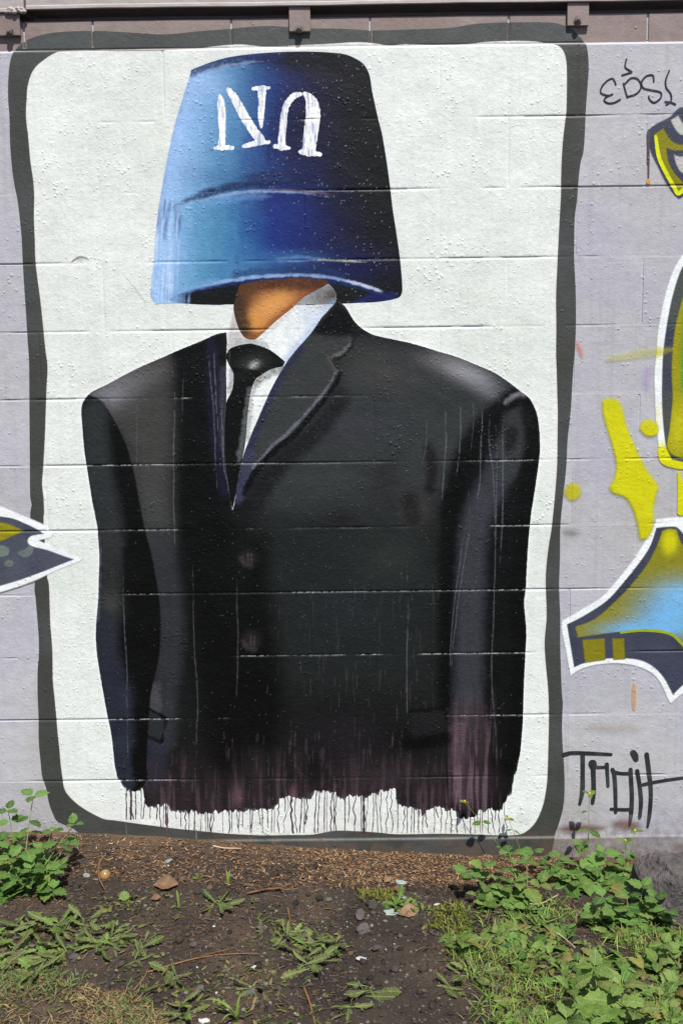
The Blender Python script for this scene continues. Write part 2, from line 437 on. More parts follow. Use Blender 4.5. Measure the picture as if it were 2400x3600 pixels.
# ------------------------------------------------------------------ the mural
INNER = [(95,340),(97,310),(107,270),(125,237),(160,207),(195,186),(228,181),(400,179),(536,178),(600,175),(658,170),(765,158),(842,153),(918,159),(1018,157),
 (1148,151),(1269,145),(1368,155),(1430,151),(1567,155),(1659,149),(1720,143),(1812,140),(1889,143),(1942,155),(1965,163),(1981,184),(1989,215),(1991,253),(1991,330),
 (1989,396),(1985,427),(1976,508),(1971,610),(1970,687),(1966,763),(1962,840),(1957,942),(1953,1044),(1954,1146),(1953,1240),(1955,1300),(1957,1377),(1959,1453),(1958,1555),
 (1957,1632),(1952,1708),(1945,1785),(1937,1861),(1927,1922),(1918,2004),(1917,2065),(1920,2167),(1913,2259),(1918,2346),(1925,2422),(1928,2515),(1926,2630),(1923,2725),
 (1919,2771),(1907,2832),(1884,2886),(1857,2917),(1823,2934),(1760,2937),(1675,2934),(1550,2931),(1400,2933),(1330,2927),(1250,2922),(1175,2921),(1100,2934),(1010,2936),(925,2937),
 (850,2934),(775,2929),(675,2919),(600,2911),(500,2898),(400,2884),(364,2879),(306,2850),(268,2823),(241,2796),(226,2770),(220,2731),(214,2685),(210,2636),(203,2571),
 (199,2521),(193,2456),(187,2398),(186,2349),(185,2291),(182,2245),(178,2196),(176,2134),(173,2057),(166,2023),(160,1930),(154,1830),(156,1802),(154,1751),(149,1700),
 (153,1640),(159,1530),(164,1378),(168,1290),(160,1225),(150,1125),(142,1050),(132,975),(125,910),(123,840),(120,765),(121,690),(117,630),(107,560),(100,480),(95,440),(92,400)]
OUTER = [(31,260),(37,215),(41,200),(51,176),(61,163),(82,143),(115,128),(153,117),(191,111),(242,107),(329,105),(428,109),(574,117),(689,107),(804,98),(918,88),(995,90),(1071,96),
 (1194,97),(1315,103),(1468,99),(1583,94),(1674,80),(1774,75),(1889,74),(1951,77),(1984,87),(2015,102),(2033,120),(2050,140),(2061,163),(2066,199),(2068,243),(2064,304),(2058,386),
 (2055,457),(2050,529),(2039,574),(2032,636),(2027,702),(2019,763),(2017,840),(2017,916),(2021,993),(2023,1069),(2023,1146),(2020,1222),(2014,1300),(2009,1377),(2004,1453),
 (1994,1545),(1990,1632),(1981,1723),(1973,1795),(1968,1861),(1967,1963),(1964,2065),(1968,2167),(1968,2269),(1971,2371),(1974,2440),(1977,2477),(1974,2553),(1977,2630),(1982,2706),
 (1983,2783),(1978,2840),(1965,2890),(1949,2936),(1935,3000),(1920,3050),(1200,3050),(330,3050),(300,2960),(262,2915),(225,2898),(199,2884),(184,2854),(172,2819),(163,2770),(149,2728),(143,2674),
 (137,2609),(136,2521),(133,2444),(133,2360),(137,2307),(137,2245),(132,2176),(126,2103),(122,2070),(124,2020),(115,1900),(107,1810),(112,1776),(107,1746),(106,1700),(106,1650),
 (105,1530),(104,1400),(103,1276),(98,1200),(92,1100),(87,1025),(81,925),(77,840),(71,775),(62,700),(50,640),(42,580),(36,500),(34,410),(29,340)]
BUCKET = [(672,246),(669,262),(656,303),(634,373),(615,437),(599,507),(586,571),(570,660),(557,737),(548,820),(541,915),(532,992),(531,1043),(548,1068),(628,1066),(691,1070),(768,1072),
 (819,1070),(1010,1074),(1208,1067),(1253,1065),(1329,1061),(1393,1049),(1411,1033),(1413,998),(1406,915),(1393,820),(1380,737),(1371,660),(1361,584),(1351,520),(1342,469),(1329,418),
 (1316,360),(1307,316),(1300,271),(1291,246),(1275,223),(1246,204),(1208,190),(1138,183),(1061,181),(978,183),(883,190),(806,201),(755,214),(710,230)]
RIM = [(596,1054),(628,1036),(691,1017),(768,1001),(832,991),(915,981),(1010,976),(1074,976),(1138,982),(1202,992),(1265,1008),(1329,1027),(1362,1040)]
NECK = [(840,1006),(829,1046),(821,1076),(825,1109),(836,1146),(849,1172),(866,1189),(896,1192),(926,1169),(972,1126),(1022,1086),(1065,1046),(1098,1026),(1148,1000),(1155,986),(1105,980),(1038,978),
 (972,982),(906,988),(856,998)]
SHIRT = [(824,1076),(812,1120),(803,1168),(797,1210),(795,1300),(794,1425),(800,1500),(862,1580),(874,1560),(916,1458),(957,1366),(1010,1276),(1048,1225),(1095,1172),(1134,1116),(1177,1066),(1183,1036),(1165,1008),
 (1150,998),(1098,1010),(1000,1010),(900,1050)]
TIE = [(798,1242),(810,1225),(840,1214),(879,1208),(909,1215),(946,1229),(979,1252),(1002,1272),(994,1288),(952,1298),(919,1318),(896,1337),(881,1382),(871,1458),(862,1560),(846,1640),(832,1720),(818,1792),
 (800,1700),(789,1600),(789,1480),(796,1414),(815,1375),(821,1335),(819,1308),(806,1285),(796,1258)]
JACKET = [(796,1168),(760,1175),(709,1198),(633,1229),(577,1254),(505,1285),(444,1315),(378,1351),(327,1376),(299,1402),(287,1438),(291,1509),(298,1586),(311,1672),(324,1754),(342,1846),(345,1881),(350,1952),
 (348,2029),(346,2105),(338,2207),(340,2284),(351,2360),(364,2437),(379,2518),(392,2580),(400,2650),(406,2705),(425,2751),(448,2773),(467,2785),(497,2772),(505,2808),(510,2827),(525,2836),(570,2830),(592,2827),
 (602,2845),(625,2851),(675,2852),(740,2857),(760,2852),(850,2852),(860,2842),(905,2847),(950,2844),(965,2832),(975,2830),(990,2805),(1020,2802),(1090,2805),(1100,2783),(1135,2781),(1180,2789),
 (1187,2805),(1220,2806),(1230,2800),(1295,2800),(1300,2794),(1325,2790),(1335,2781),(1387,2775),(1395,2820),(1420,2835),(1450,2840),(1475,2847),(1485,2860),(1505,2850),(1530,2837),(1560,2840),
 (1610,2852),(1615,2872),(1670,2877),(1680,2860),(1700,2847),(1765,2847),(1772,2825),(1790,2790),(1800,2750),(1810,2715),(1825,2660),(1832,2600),(1837,2530),(1840,2419),(1845,2311),(1849,2229),
 (1845,2164),(1841,2121),(1847,2067),(1851,1985),(1856,1904),(1861,1850),(1866,1805),(1879,1721),(1891,1638),(1897,1574),(1893,1497),(1883,1446),(1861,1402),(1829,1376),(1797,1351),(1740,1312),(1670,1281),
 (1606,1255),(1542,1236),(1446,1207),(1357,1188),(1300,1172),(1249,1134),(1217,1083),(1198,1064),(1184,1054),(1177,1066),(1131,1116),(1092,1172),(1045,1225),(1006,1276),(954,1366),(913,1458),(872,1556),
 (845,1640),(824,1770),(817,1792),(802,1700),(791,1600),(791,1480),(796,1418),(796,1300),(798,1210)]
SLEEVE_L = [(299,1402),(309,1387),(347,1402),(372,1428),(403,1479),(424,1519),(444,1565),(459,1616),(475,1678),(487,1744),(500,1815),(512,1870),(530,1937),(545,2013),(558,2090),(564,2156),(565,2217),(561,2294),(550,2355),
 (536,2411),(528,2462),(525,2510),(519,2590),(517,2646),(517,2700),(519,2731),(501,2772),(497,2772),(467,2785),(448,2773),(425,2751),(406,2705),(400,2650),(392,2580),(379,2518),(364,2437),(351,2360),(340,2284),(338,2207),
 (346,2105),(348,2029),(350,1952),(345,1881),(342,1846),(324,1754),(311,1672),(298,1586),(291,1509),(287,1438)]
SLEEVE_R = [(1829,1376),(1861,1402),(1883,1446),(1893,1497),(1897,1574),(1891,1638),(1879,1721),(1866,1805),(1861,1850),(1856,1904),(1851,1985),(1847,2067),(1841,2121),(1845,2164),(1849,2229),(1845,2311),(1840,2419),
 (1837,2530),(1832,2600),(1825,2660),(1810,2715),(1800,2750),(1790,2790),(1772,2825),(1765,2847),(1700,2847),(1680,2860),(1670,2877),(1615,2872),(1610,2852),(1575,2843),(1566,2700),(1572,2500),(1572,2300),(1567,2100),(1570,1900),
 (1577,1770),(1600,1665),(1645,1565),(1700,1485),(1760,1430),(1805,1398)]
LAPEL_R = [(1184,1054),(1177,1066),(1131,1116),(1092,1172),(1045,1225),(1006,1276),(954,1366),(913,1458),(872,1556),(845,1640),(824,1770),(818,1790),(852,1728),(888,1652),(964,1570),(1022,1529),(1083,1459),(1147,1383),(1189,1312),
 (1170,1283),(1156,1259),(1171,1257),(1204,1242),(1228,1214),(1232,1186),(1240,1150),(1230,1110),(1217,1083),(1198,1064)]
LAPEL_L = [(796,1168),(757,1176),(735,1250),(738,1350),(745,1480),(758,1620),(778,1720),(816,1790),(802,1700),(791,1600),(791,1480),(796,1418),(796,1300),(798,1210)]

P_IN, P_OUT, P_BK, P_JK = (smooth_closed(W(p)) for p in (INNER, OUTER, BUCKET, JACKET))
P_SL, P_SR, P_LR, P_LL = (smooth_closed(W(p)) for p in (SLEEVE_L, SLEEVE_R, LAPEL_R, LAPEL_L))
mural = tag(empty('wall_mural'), 'large mural of a black suited torso with a blue bucket over its head', 'mural')

def pale_joints(cv, amount, col=(205, 206, 204)):
    """broken pale line painted along the lower lip of the open bed joints"""
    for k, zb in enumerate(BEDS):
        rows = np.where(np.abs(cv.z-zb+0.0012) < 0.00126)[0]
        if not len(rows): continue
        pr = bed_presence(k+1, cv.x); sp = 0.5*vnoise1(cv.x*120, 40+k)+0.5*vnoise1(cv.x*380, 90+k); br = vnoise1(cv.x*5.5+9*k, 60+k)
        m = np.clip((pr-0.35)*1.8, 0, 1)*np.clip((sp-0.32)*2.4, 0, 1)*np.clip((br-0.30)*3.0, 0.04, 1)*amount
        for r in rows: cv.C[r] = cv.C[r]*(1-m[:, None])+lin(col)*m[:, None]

# --- border
cv = canvas_for(P_OUT); d_in = cv.sd(P_IN); d_out = cv.sd(P_OUT)
cv.fill((64, 66, 63)); n_ = fbm2(cv.X*6, cv.Z*6, 71, 3); cv.blend(np.clip((n_-0.45)*2, 0, 0.5), (78, 82, 84))
cv.blend(np.clip((cv.Z-2.36)*8, 0, 0.5), (84, 88, 88))
cv.blend(np.clip((0.004-d_in*-1)/0.004, 0, 1)*0.25, (120, 90, 82))
dirt = np.clip(0.035-cv.Z, 0, 0.06)/0.06*np.clip((fbm2(cv.X*22, cv.Z*22, 75, 4)-0.42)*5, 0, 1); cv.blend(dirt*0.7, (92, 80, 70))
cv.D = np.minimum(d_out, -d_in+0.002)
film('border', cv, M_PAINT, 0, mural)
# --- white ground of the picture, left out where the figure is painted over it
cv = canvas_for(P_IN); d_in = cv.sd(P_IN); d_jk = cv.sd(P_JK); d_bk = cv.sd(P_BK)
cv.fill((222, 227, 224)); n_ = fbm2(cv.X*3.2, cv.Z*3.2, 81, 4); cv.blend(np.clip((n_-0.5)*3, 0, 0.6), (211, 218, 212)); cv.blend(np.clip((0.45-n_)*3, 0, 0.5), (226, 231, 229))
cv.blend(np.clip(1-np.abs(d_jk)/0.010, 0, 1)*0.7, (238, 242, 242))
cv.blend(np.clip(1-(d_in)/0.004, 0, 1)*0.35, (196, 178, 168))
low = np.clip((0.14-cv.Z)/0.14, 0, 1); cv.blend(low*np.clip((fbm2(cv.X*40, cv.Z*40, 85, 3)-0.5)*5, 0, 1)*0.35, (170, 168, 160))
soft_left = np.clip(1-np.abs(d_bk+0.0)/0.006, 0, 1)*0.3; cv.blend(soft_left, (190, 202, 222))
# a chipped blister and a hairline crack
cv.tstroke([(243,930),(262,914),(285,904),(306,910),(312,920)], 4, (112, 112, 108), 0.9, 3); cv.tstroke([(250,932),(285,930),(312,922)], 4, (246, 248, 246), 0.9, 3); cv.blob(285, 915, 14, 7, (176, 176, 170), 0.7)
cv.tstroke([(425,955),(455,990),(490,1035),(528,1088)], 1.6, (150, 152, 150), 0.8, 2)
cv.D = np.minimum(d_in, -np.maximum(d_jk, d_bk)+0.0065)
film('background', cv, M_PAINT, 1, mural)

# --- bucket
cv = canvas_for(P_BK); cv.D = cv.sd(P_BK)
lx = W([(p[0], p[1]) for p in BUCKET[:13]]); rx = W(list(reversed([p for p in BUCKET[23:37]])))
L_ = np.interp(cv.Z, lx[::-1, 1], lx[::-1, 0]); R_ = np.interp(cv.Z, np.sort(rx[:, 1]), rx[np.argsort(rx[:, 1]), 0])
T_ = np.clip((cv.X-L_)/(R_-L_), 0, 1)
T_ = np.clip(T_**0.90+(fbm2(cv.X*9, cv.Z*5, 91, 3)-0.5)*0.07+(fbm2(cv.X*60, cv.Z*22, 93, 3)-0.5)*0.06, 0, 1)
ztop = on_wall(1000, 181)[1]; zbot = on_wall(1000, 1066)[1]; Y_ = np.clip((ztop-cv.Z)/(ztop-zbot), 0, 1)
ts = [0, .05, .12, .2, .28, .36, .44, .52, .6, .7, .8, .9, 1]
up = [(138,170,214),(150,186,232),(134,174,220),(112,158,202),(88,138,182),(66,114,164),(42,78,134),(24,42,98),(20,26,70),(17,18,52),(12,12,30),(7,8,13),(5,7,9)]
dn = [(136,174,220),(154,192,236),(126,172,216),(94,150,192),(74,134,174),(62,120,168),(38,88,148),(18,46,118),(16,30,92),(16,20,66),(14,15,46),(8,9,17),(5,7,9)]
up, dn = np.array([lin(c) for c in up]), np.array([lin(c) for c in dn])
for k in range(3):
    u = np.interp(T_, ts, up[:, k]); d = np.interp(T_, ts, dn[:, k]); m = np.clip((Y_-0.45)*4, 0, 1); cv.C[..., k] = u*(1-m)+d*m
cv.blob(990, 760, 130, 150, (22, 44, 120), 0.55); cv.blob(1230, 930, 120, 60, (16, 22, 90), 0.45); cv.blob(1070, 460, 60, 90, (14, 12, 44), 0.6)
cv.blob(930, 300, 90, 70, (26, 48, 112), 0.5); cv.blob(820, 620, 150, 40, (52, 98, 146), 0.4); cv.blob(1000, 905, 120, 22, (52, 100, 158), 0.6)
cv.blob(860, 950, 150, 40, (70, 122, 168), 0.5)
# the top edge
cv.stroke([(676,250),(715,236),(760,222),(830,209),(900,201),(985,196),(1100,194)], 22, (24, 32, 84), 0.9, 12); cv.blob(1010, 215, 110, 26, (18, 22, 58), 0.8); cv.blob(1180, 215, 150, 36, (8, 9, 18), 0.8)
cv.stroke([(1040,196),(1110,198),(1190,207),(1250,225),(1290,262)], 30, (6, 7, 14), 0.85, 50)
cv.tstroke([(680,268),(740,246),(800,231),(880,219),(950,214)], 5, (132, 150, 192), 0.7, 6)
cv.blob(730, 300, 60, 40, (150, 184, 228), 0.5)
# the ring around the middle
cv.tstroke([(600,738),(628,716),(691,692),(755,672),(819,656),(883,646),(978,641),(1074,650),(1138,659),(1202,672),(1260,690)], 12, (16, 30, 76), 0.9, 16, 0.25)
cv.tstroke([(800,632),(900,618),(1000,616),(1100,628),(1200,648)], 14, (18, 22, 60), 0.6, 18)
cv.tstroke([(820,648),(900,632),(980,630),(1040,634)], 5, (60, 78, 128), 0.3, 10)
cv.tstroke([(635,734),(647,727),(723,702),(787,686),(883,673),(978,673),(1061,678),(1138,689),(1202,700)], 4, (138, 160, 194), 0.85, 6, 0.35)
cv.tstroke([(900,668),(1000,668),(1100,676),(1180,686)], 5, (116, 100, 112), 0.55, 5)
cv.tstroke([(660,745),(760,708),(880,690),(980,692)], 12, (110, 152, 204), 0.4, 16)
cv.tstroke([(930,915),(1040,908),(1180,912)], 6, (96, 134, 186), 0.6, 8)
cv.tstroke([(1070,910),(1200,917),(1290,922)], 3, (190, 196, 160), 0.6, 3)
# scratched white brush marks down the lit side
for k in range(34):
    x = 540+95*random.random()**1.4; y0 = random.uniform(640, 980); cv.tstroke([(x, y0), (x-4, y0+random.uniform(50, 120)), (x-9, y0+random.uniform(130, 220))], random.uniform(2, 5), (196, 216, 240), random.uniform(0.2, 0.5), 3)
for k in range(26):
    x = 560+80*random.random(); y0 = random.uniform(680, 780); cv.tstroke([(x, y0), (x-3, y0+40), (x-6, y0+85)], 3, (62, 96, 150), 0.35, 3)
# dark mouth of the bucket and its rim
mouth = RIM+[(1325,1062),(1253,1066),(1208,1068),(1010,1078),(819,1073),(700,1072),(640,1066)]
cv.area(mouth, (6, 9, 12), 1.0, 3)
cv.tstroke([(1225,1062),(1300,1055),(1370,1046),(1400,1035)], 26, (18, 26, 84), 0.9, 12)
cv.stroke([(x, y+4) for x, y in RIM[1:]], 7, (18, 34, 92), 0.9, 5)
cv.tstroke([(x, y-9) for x, y in RIM[1:]], 6, (146, 176, 218), 0.85, 5, 0.2)
cv.stroke([(x, y-10) for x, y in RIM[:4]], 12, (120, 160, 210), 0.5, 12)
cv.tstroke([(1160,975),(1250,995),(1320,1018),(1350,1030)], 6, (190, 200, 220), 0.8, 4)
cv.stroke([(x, y-26) for x, y in RIM[4:10]], 12, (20, 44, 92), 0.6, 14)
for k in range(14):
    x = 600+70*random.random(); cv.tstroke([(x, 1028), (x-2, 1050), (x-3, 1070)], 3, (130, 165, 210), 0.5, 3)
sp_ = np.random.default_rng(5).random(cv.X.shape)
cv.blend(((sp_ > 0.9965) & (T_ > 0.45))*0.55, (186, 196, 190))
pale_joints(cv, 0.3)
bucket = film('bucket', cv, M_PAINT, 2, mural)
def stroke_film(name, strokes, mat, layer, parent, colf, frame=None, res=2, fat=1.0):
    """strokes: lists of (x, y, width in px) in photo pixels; colf paints the canvas"""
    al = [W([(p[0], p[1]) for p in s_], frame) for s_ in strokes]; allp = np.concatenate(al)
    k = PX/(frame[2] if frame else 1.0)
    cv = Canvas(allp.min(0)-0.04, allp.max(0)+0.04, res); cv.D[:] = -0.02
    for a, s_ in zip(al, strokes):
        ww = np.array([p[2] for p in s_], float)*0.5*k*fat
        ps = smooth_open(np.concatenate([a, ww[:, None]], 1), 6)
        cv.D = np.maximum(cv.D, cv.dist(ps[:, :2], 0.02, width=np.maximum(ps[:, 2], 0.0006)))
    colf(cv)
    return film(name, cv, mat, layer, parent)
BZ = (500, 150, 1.568)
def white_brush(col2, a2, cross=0.0):
    def f(cv):
        cv.fill((238, 240, 240)); s_ = fbm2(cv.X*260, cv.Z*28, 15, 3); cv.blend(np.clip((s_-0.52)*6, 0, 1)*a2, col2)
        rag = (fbm2(cv.X*330, cv.Z*120, 16, 2)-0.5)*0.004; cv.D = np.where(cv.D > -0.01, cv.D+rag, cv.D)
        if cross: cv.D = np.minimum(cv.D, 0.02)
    return f
N_ = stroke_film('letter', [[(430,292,16),(434,330,44),(440,420,50),(442,500,42),(438,575,44)], [(405,582,22),(450,578,30),(498,580,24)],
     [(478,262,34),(510,310,52),(560,400,58),(610,480,58),(650,535,60)], [(558,572,22),(620,556,34),(700,548,20)],
     [(660,258,52),(660,300,46),(656,380,42),(655,440,30),(656,466,14)], [(612,256,20),(655,250,30),(696,250,20)]], M_PAINT, 3, bucket, white_brush((110, 140, 196), 0.6), BZ, fat=0.82)
N_['label'] = 'white brushed capital N on the bucket'
O_ = stroke_film('letter', [[(766,575,46),(772,500,44),(782,400,42),(800,335,40),(835,295,36),(868,284,28)], [(728,572,22),(768,574,34),(808,582,22)],
     [(897,282,24),(922,308,54),(940,360,88),(938,440,92),(925,530,88),(918,590,84)], [(872,602,26),(920,608,36),(980,616,24)]], M_PAINT, 3, bucket, white_brush((96, 112, 186), 0.7), BZ, fat=0.84)
O_['label'] = 'white brushed arch shaped letter O with feet on the bucket'

# --- shirt, neck, tie
P = smooth_closed(W(SHIRT)); cv = canvas_for(P); cv.D = cv.sd(P); cv.fill((232, 237, 237))
cv.blob(1165, 1040, 45, 40, (82, 76, 70), 0.95); cv.blob(1120, 1045, 50, 40, (150, 146, 142), 0.8); cv.stroke([(1060,1050),(1000,1110),(930,1175)], 8, (190,184,178), 0.5, 16)
cv.stroke([(1170,1075),(1110,1155),(1050,1225),(1015,1268)], 16, (170, 192, 228), 0.75, 26); cv.blob(1090, 1120, 40, 50, (186, 202, 230), 0.5)
cv.area([(822,1080),(800,1175),(797,1240),(850,1205),(895,1195),(850,1175)], (182, 176, 174), 0.9, 14); cv.stroke([(830,1215),(880,1203),(930,1215)], 12, (150, 150, 148), 0.7, 14)
cv.stroke([(900,1345),(930,1318),(985,1296)], 16, (128, 127, 122), 0.9, 16); cv.stroke([(893,1345),(880,1400),(868,1540)], 8, (150, 148, 142), 0.7, 14); cv.stroke([(818,1310),(822,1340),(812,1370)], 16, (120, 118, 112), 0.8, 14)
s_ = fbm2(cv.X*120, cv.Z*60, 18, 3); cv.blend(np.clip((s_-0.55)*4, 0, 0.4), (196, 208, 226))
film('shirt', cv, M_PAINT, 2, mural)
P = smooth_closed(W(NECK)); cv = canvas_for(P); cv.D = cv.sd(P); cv.fill((128, 80, 44))
cv.blob(940, 1085, 85, 40, (212, 150, 86), 1.0, 0.55); cv.blob(905, 1130, 45, 42, (206, 142, 74), 0.8); cv.blob(985, 1055, 55, 30, (214, 150, 82), 0.6)
cv.stroke([(850,1000),(838,1060),(836,1110),(850,1165)], 30, (50, 36, 24), 0.95, 40); cv.stroke([(860,1000),(950,990),(1050,986),(1140,992)], 24, (72, 38, 22), 0.95, 36)
cv.stroke([(1100,1020),(1040,1070),(975,1122),(925,1168)], 8, (150, 78, 38), 0.8, 14); cv.stroke([(866,1188),(896,1190)], 8, (128, 70, 34), 0.8, 14); cv.blob(870, 1030, 30, 40, (96, 62, 34), 0.6)
cv.blob(1110, 1012, 40, 20, (70, 40, 26), 0.8)
film('neck', cv, M_PAINT, 4, mural)
P = smooth_closed(W(TIE)); cv = canvas_for(P); cv.D = cv.sd(P); cv.fill((11, 12, 12))
cv.blob(885, 1278, 60, 34, (46, 47, 46), 0.9, 0.35); cv.blob(893, 1283, 17, 11, (172, 174, 172), 0.85, 0.5); cv.stroke([(880,1370),(866,1450),(852,1540),(840,1620)], 6, (92, 98, 100), 0.75, 12)
cv.stroke([(806,1235),(808,1290)], 3, (66, 66, 64), 0.6, 4); cv.stroke([(830,1300),(870,1306),(905,1318)], 8, (5, 6, 6), 0.9, 14)
pale_joints(cv, 0.25)
film('necktie', cv, M_DARK, 3, mural)

# --- jacket: one picture, cut into its parts
def paint_jacket(cv):
    cv.fill((22, 23, 24))
    # chest on the right
    cv.area([(1240,1190),(1560,1250),(1790,1370),(1640,1540),(1590,1680),(1400,1850),(1000,1820),(900,1720),(1030,1560),(1190,1330)], (50, 54, 55), 0.95, 60)
    cv.area([(900,1800),(1500,1750),(1540,2100),(1500,2420),(1000,2420),(900,2100)], (31, 35, 35), 0.85, 90)
    cv.blob(1330, 1300, 160, 60, (66, 64, 64), 0.6, -0.2); cv.blob(1250, 1500, 150, 60, (54, 54, 66), 0.5); cv.blob(1640, 1310, 95, 32, (152, 152, 162), 0.9, -0.42); cv.blob(1560, 1280, 90, 28, (110, 108, 110), 0.55, -0.3)
    cv.blob(1700, 1362, 70, 26, (120, 120, 128), 0.6, -0.6); cv.blob(1200, 1820, 60, 30, (30, 26, 30), 0.7); cv.blob(1350, 1700, 60, 90, (34, 32, 33), 0.6); cv.blob(1470, 1800, 50, 60, (62, 56, 58), 0.5)
    cv.stroke([(1505,1580),(1518,1640),(1512,1720)], 16, (24, 22, 23), 0.9, 26); cv.stroke([(1440,1760),(1450,1820)], 26, (20, 18, 20), 0.7, 30)
    cv.blob(1370, 1960, 110, 90, (48, 54, 52), 0.5); cv.blob(1230, 2130, 130, 100, (36, 40, 46), 0.5)
    cv.stroke([(1200,1400),(1160,1460),(1090,1540),(1000,1620),(930,1710),(880,1800)], 26, (20, 20, 22), 0.85, 40)
    # black centre front
    cv.area([(640,1500),(760,1600),(830,1800),(860,2050),(900,2400),(860,2650),(760,2700),(680,2400),(640,2000),(610,1700)], (6, 7, 7), 0.95, 70)
    cv.area([(850,1900),(940,1880),(960,2150),(1000,2500),(950,2640),(840,2600)], (5, 6, 6), 0.9, 50)
    # left chest, lit at the shoulder
    cv.area([(300,1400),(380,1350),(520,1280),(600,1255),(610,1500),(600,1750),(600,1900),(500,1830),(440,1560)], (62, 62, 61), 0.95, 55)
    cv.blob(390, 1385, 110, 45, (132, 132, 142), 0.85, 0.5); cv.blob(500, 1330, 100, 40, (96, 94, 94), 0.6, 0.45); cv.blob(545, 1830, 50, 160, (62, 64, 64), 0.7)
    cv.stroke([(660,1215),(680,1330),(690,1480),(690,1700),(700,1900)], 60, (7, 8, 8), 0.95, 60); cv.area([(640,1230),(790,1170),(735,1260),(640,1400)], (12, 12, 12), 0.9, 26)
    # left flank beside the sleeve
    cv.stroke([(560,1900),(585,2050),(600,2180),(590,2330),(575,2480),(570,2600)], 40, (46, 49, 54), 0.85, 55); cv.stroke([(545,2420),(545,2490)], 26, (70, 70, 74), 0.8, 18)
    cv.stroke([(545,2600),(550,2700),(545,2760)], 46, (40, 42, 56), 0.8, 30)
    # hem, thin purple wash
    n1 = fbm2(cv.X*38, cv.Z*5, 23, 3); zf = np.clip((on_wall(1200, 2610)[1]-cv.Z)/0.17, 0, 1)
    cv.blend(zf*(0.3+0.6*np.clip((n1-0.35)*3, 0, 1)), (46, 37, 41)); cv.blend(zf*np.clip((fbm2(cv.X*90, cv.Z*8, 24, 3)-0.55)*5, 0, 0.7), (76, 62, 68))
    cv.blob(780, 2650, 60, 90, (8, 9, 9), 0.85); cv.blob(1450, 2600, 120, 60, (10, 10, 11), 0.85); cv.blob(1110, 2700, 80, 90, (10, 11, 12), 0.8); cv.blob(835, 2800, 22, 50, (104, 80, 90), 0.6); cv.blob(1030, 2790, 14, 30, (126, 84, 104), 0.5)
    cv.blob(1200, 2600, 120, 100, (32, 27, 34), 0.6); cv.blob(1330, 2730, 130, 50, (56, 46, 52), 0.5)
def paint_sleeves(cv):
    # left sleeve
    mL = np.clip(1-(cv.X-on_wall(600, 2000)[0])/0.02, 0, 1)
    cv.area(SLEEVE_L, (7, 8, 8), 1.0, 3)
    cv.stroke([(330,1470),(335,1560),(350,1680),(375,1800),(388,1900)], 40, (46, 50, 52), 0.85, 55); cv.blob(345, 1430, 40, 34, (44, 48, 50), 0.8); cv.stroke([(385,1900),(392,2000),(385,2100)], 40, (44, 46, 47), 0.8, 36)
    cv.blob(390, 2130, 40, 50, (62, 63, 62), 0.8); cv.stroke([(370,2200),(375,2290),(395,2400),(415,2500),(428,2600)], 40, (42, 45, 56), 0.85, 52); cv.stroke([(408,2340),(420,2450),(420,2560)], 18, (30, 30, 52), 0.35, 36)
    cv.blob(445, 2440, 30, 50, (46, 48, 62), 0.6); cv.stroke([(425,2620),(430,2700),(440,2750)], 40, (40, 46, 58), 0.8, 30); cv.stroke([(346,1890),(350,2000),(343,2180)], 5, (78, 84, 104), 0.6, 10)
    # right sleeve
    cv.area(SLEEVE_R, (13, 14, 15), 1.0, 3)
    cv.stroke([(1810,1400),(1750,1445),(1690,1510),(1640,1590),(1605,1690),(1585,1800),(1578,1950),(1576,2200),(1578,2500)], 40, (5, 6, 6), 0.95, 36)
    cv.stroke([(1775,1600),(1745,1680),(1700,1760),(1668,1850),(1655,2000),(1650,2200),(1645,2400),(1640,2560)], 46, (56, 58, 66), 0.9, 52); cv.stroke([(1815,1480),(1800,1560),(1775,1640)], 50, (52, 56, 58), 0.85, 40); cv.blob(1830, 1480, 34, 50, (46, 48, 48), 0.7)
    cv.stroke([(1800,1520),(1790,1570)], 18, (16, 17, 18), 0.8, 22)
    cv.stroke([(1648,2520),(1650,2650),(1645,2790)], 80, (54, 44, 50), 0.8, 50); cv.stroke([(1612,2560),(1608,2680),(1612,2800)], 18, (96, 74, 84), 0.5, 30); cv.blob(1700, 2760, 60, 70, (48, 36, 44), 0.7)
    cv.stroke([(1780,1412),(1805,1395),(1838,1388)], 10, (120, 120, 126), 0.85, 12); cv.stroke([(1790,1430),(1830,1408),(1855,1425)], 16, (6, 6, 7), 0.9, 14)
    cv.stroke([(1862,1450),(1876,1540),(1868,1660),(1845,1800),(1830,1950),(1822,2100),(1826,2300),(1815,2550),(1795,2700)], 34, (6, 7, 7), 0.9, 30)
    n1 = fbm2(cv.X*110, cv.Z*6, 26, 3); zf = np.clip((on_wall(1700, 2400)[1]-cv.Z)/0.3, 0, 1)*np.clip((cv.X-on_wall(1570, 2600)[0])/0.02, 0, 1)*np.clip((on_wall(1760, 2600)[0]-cv.X)/0.04, 0, 1)
    cv.blend(zf*np.clip((n1-0.52)*5, 0, 0.6), (112, 92, 102))
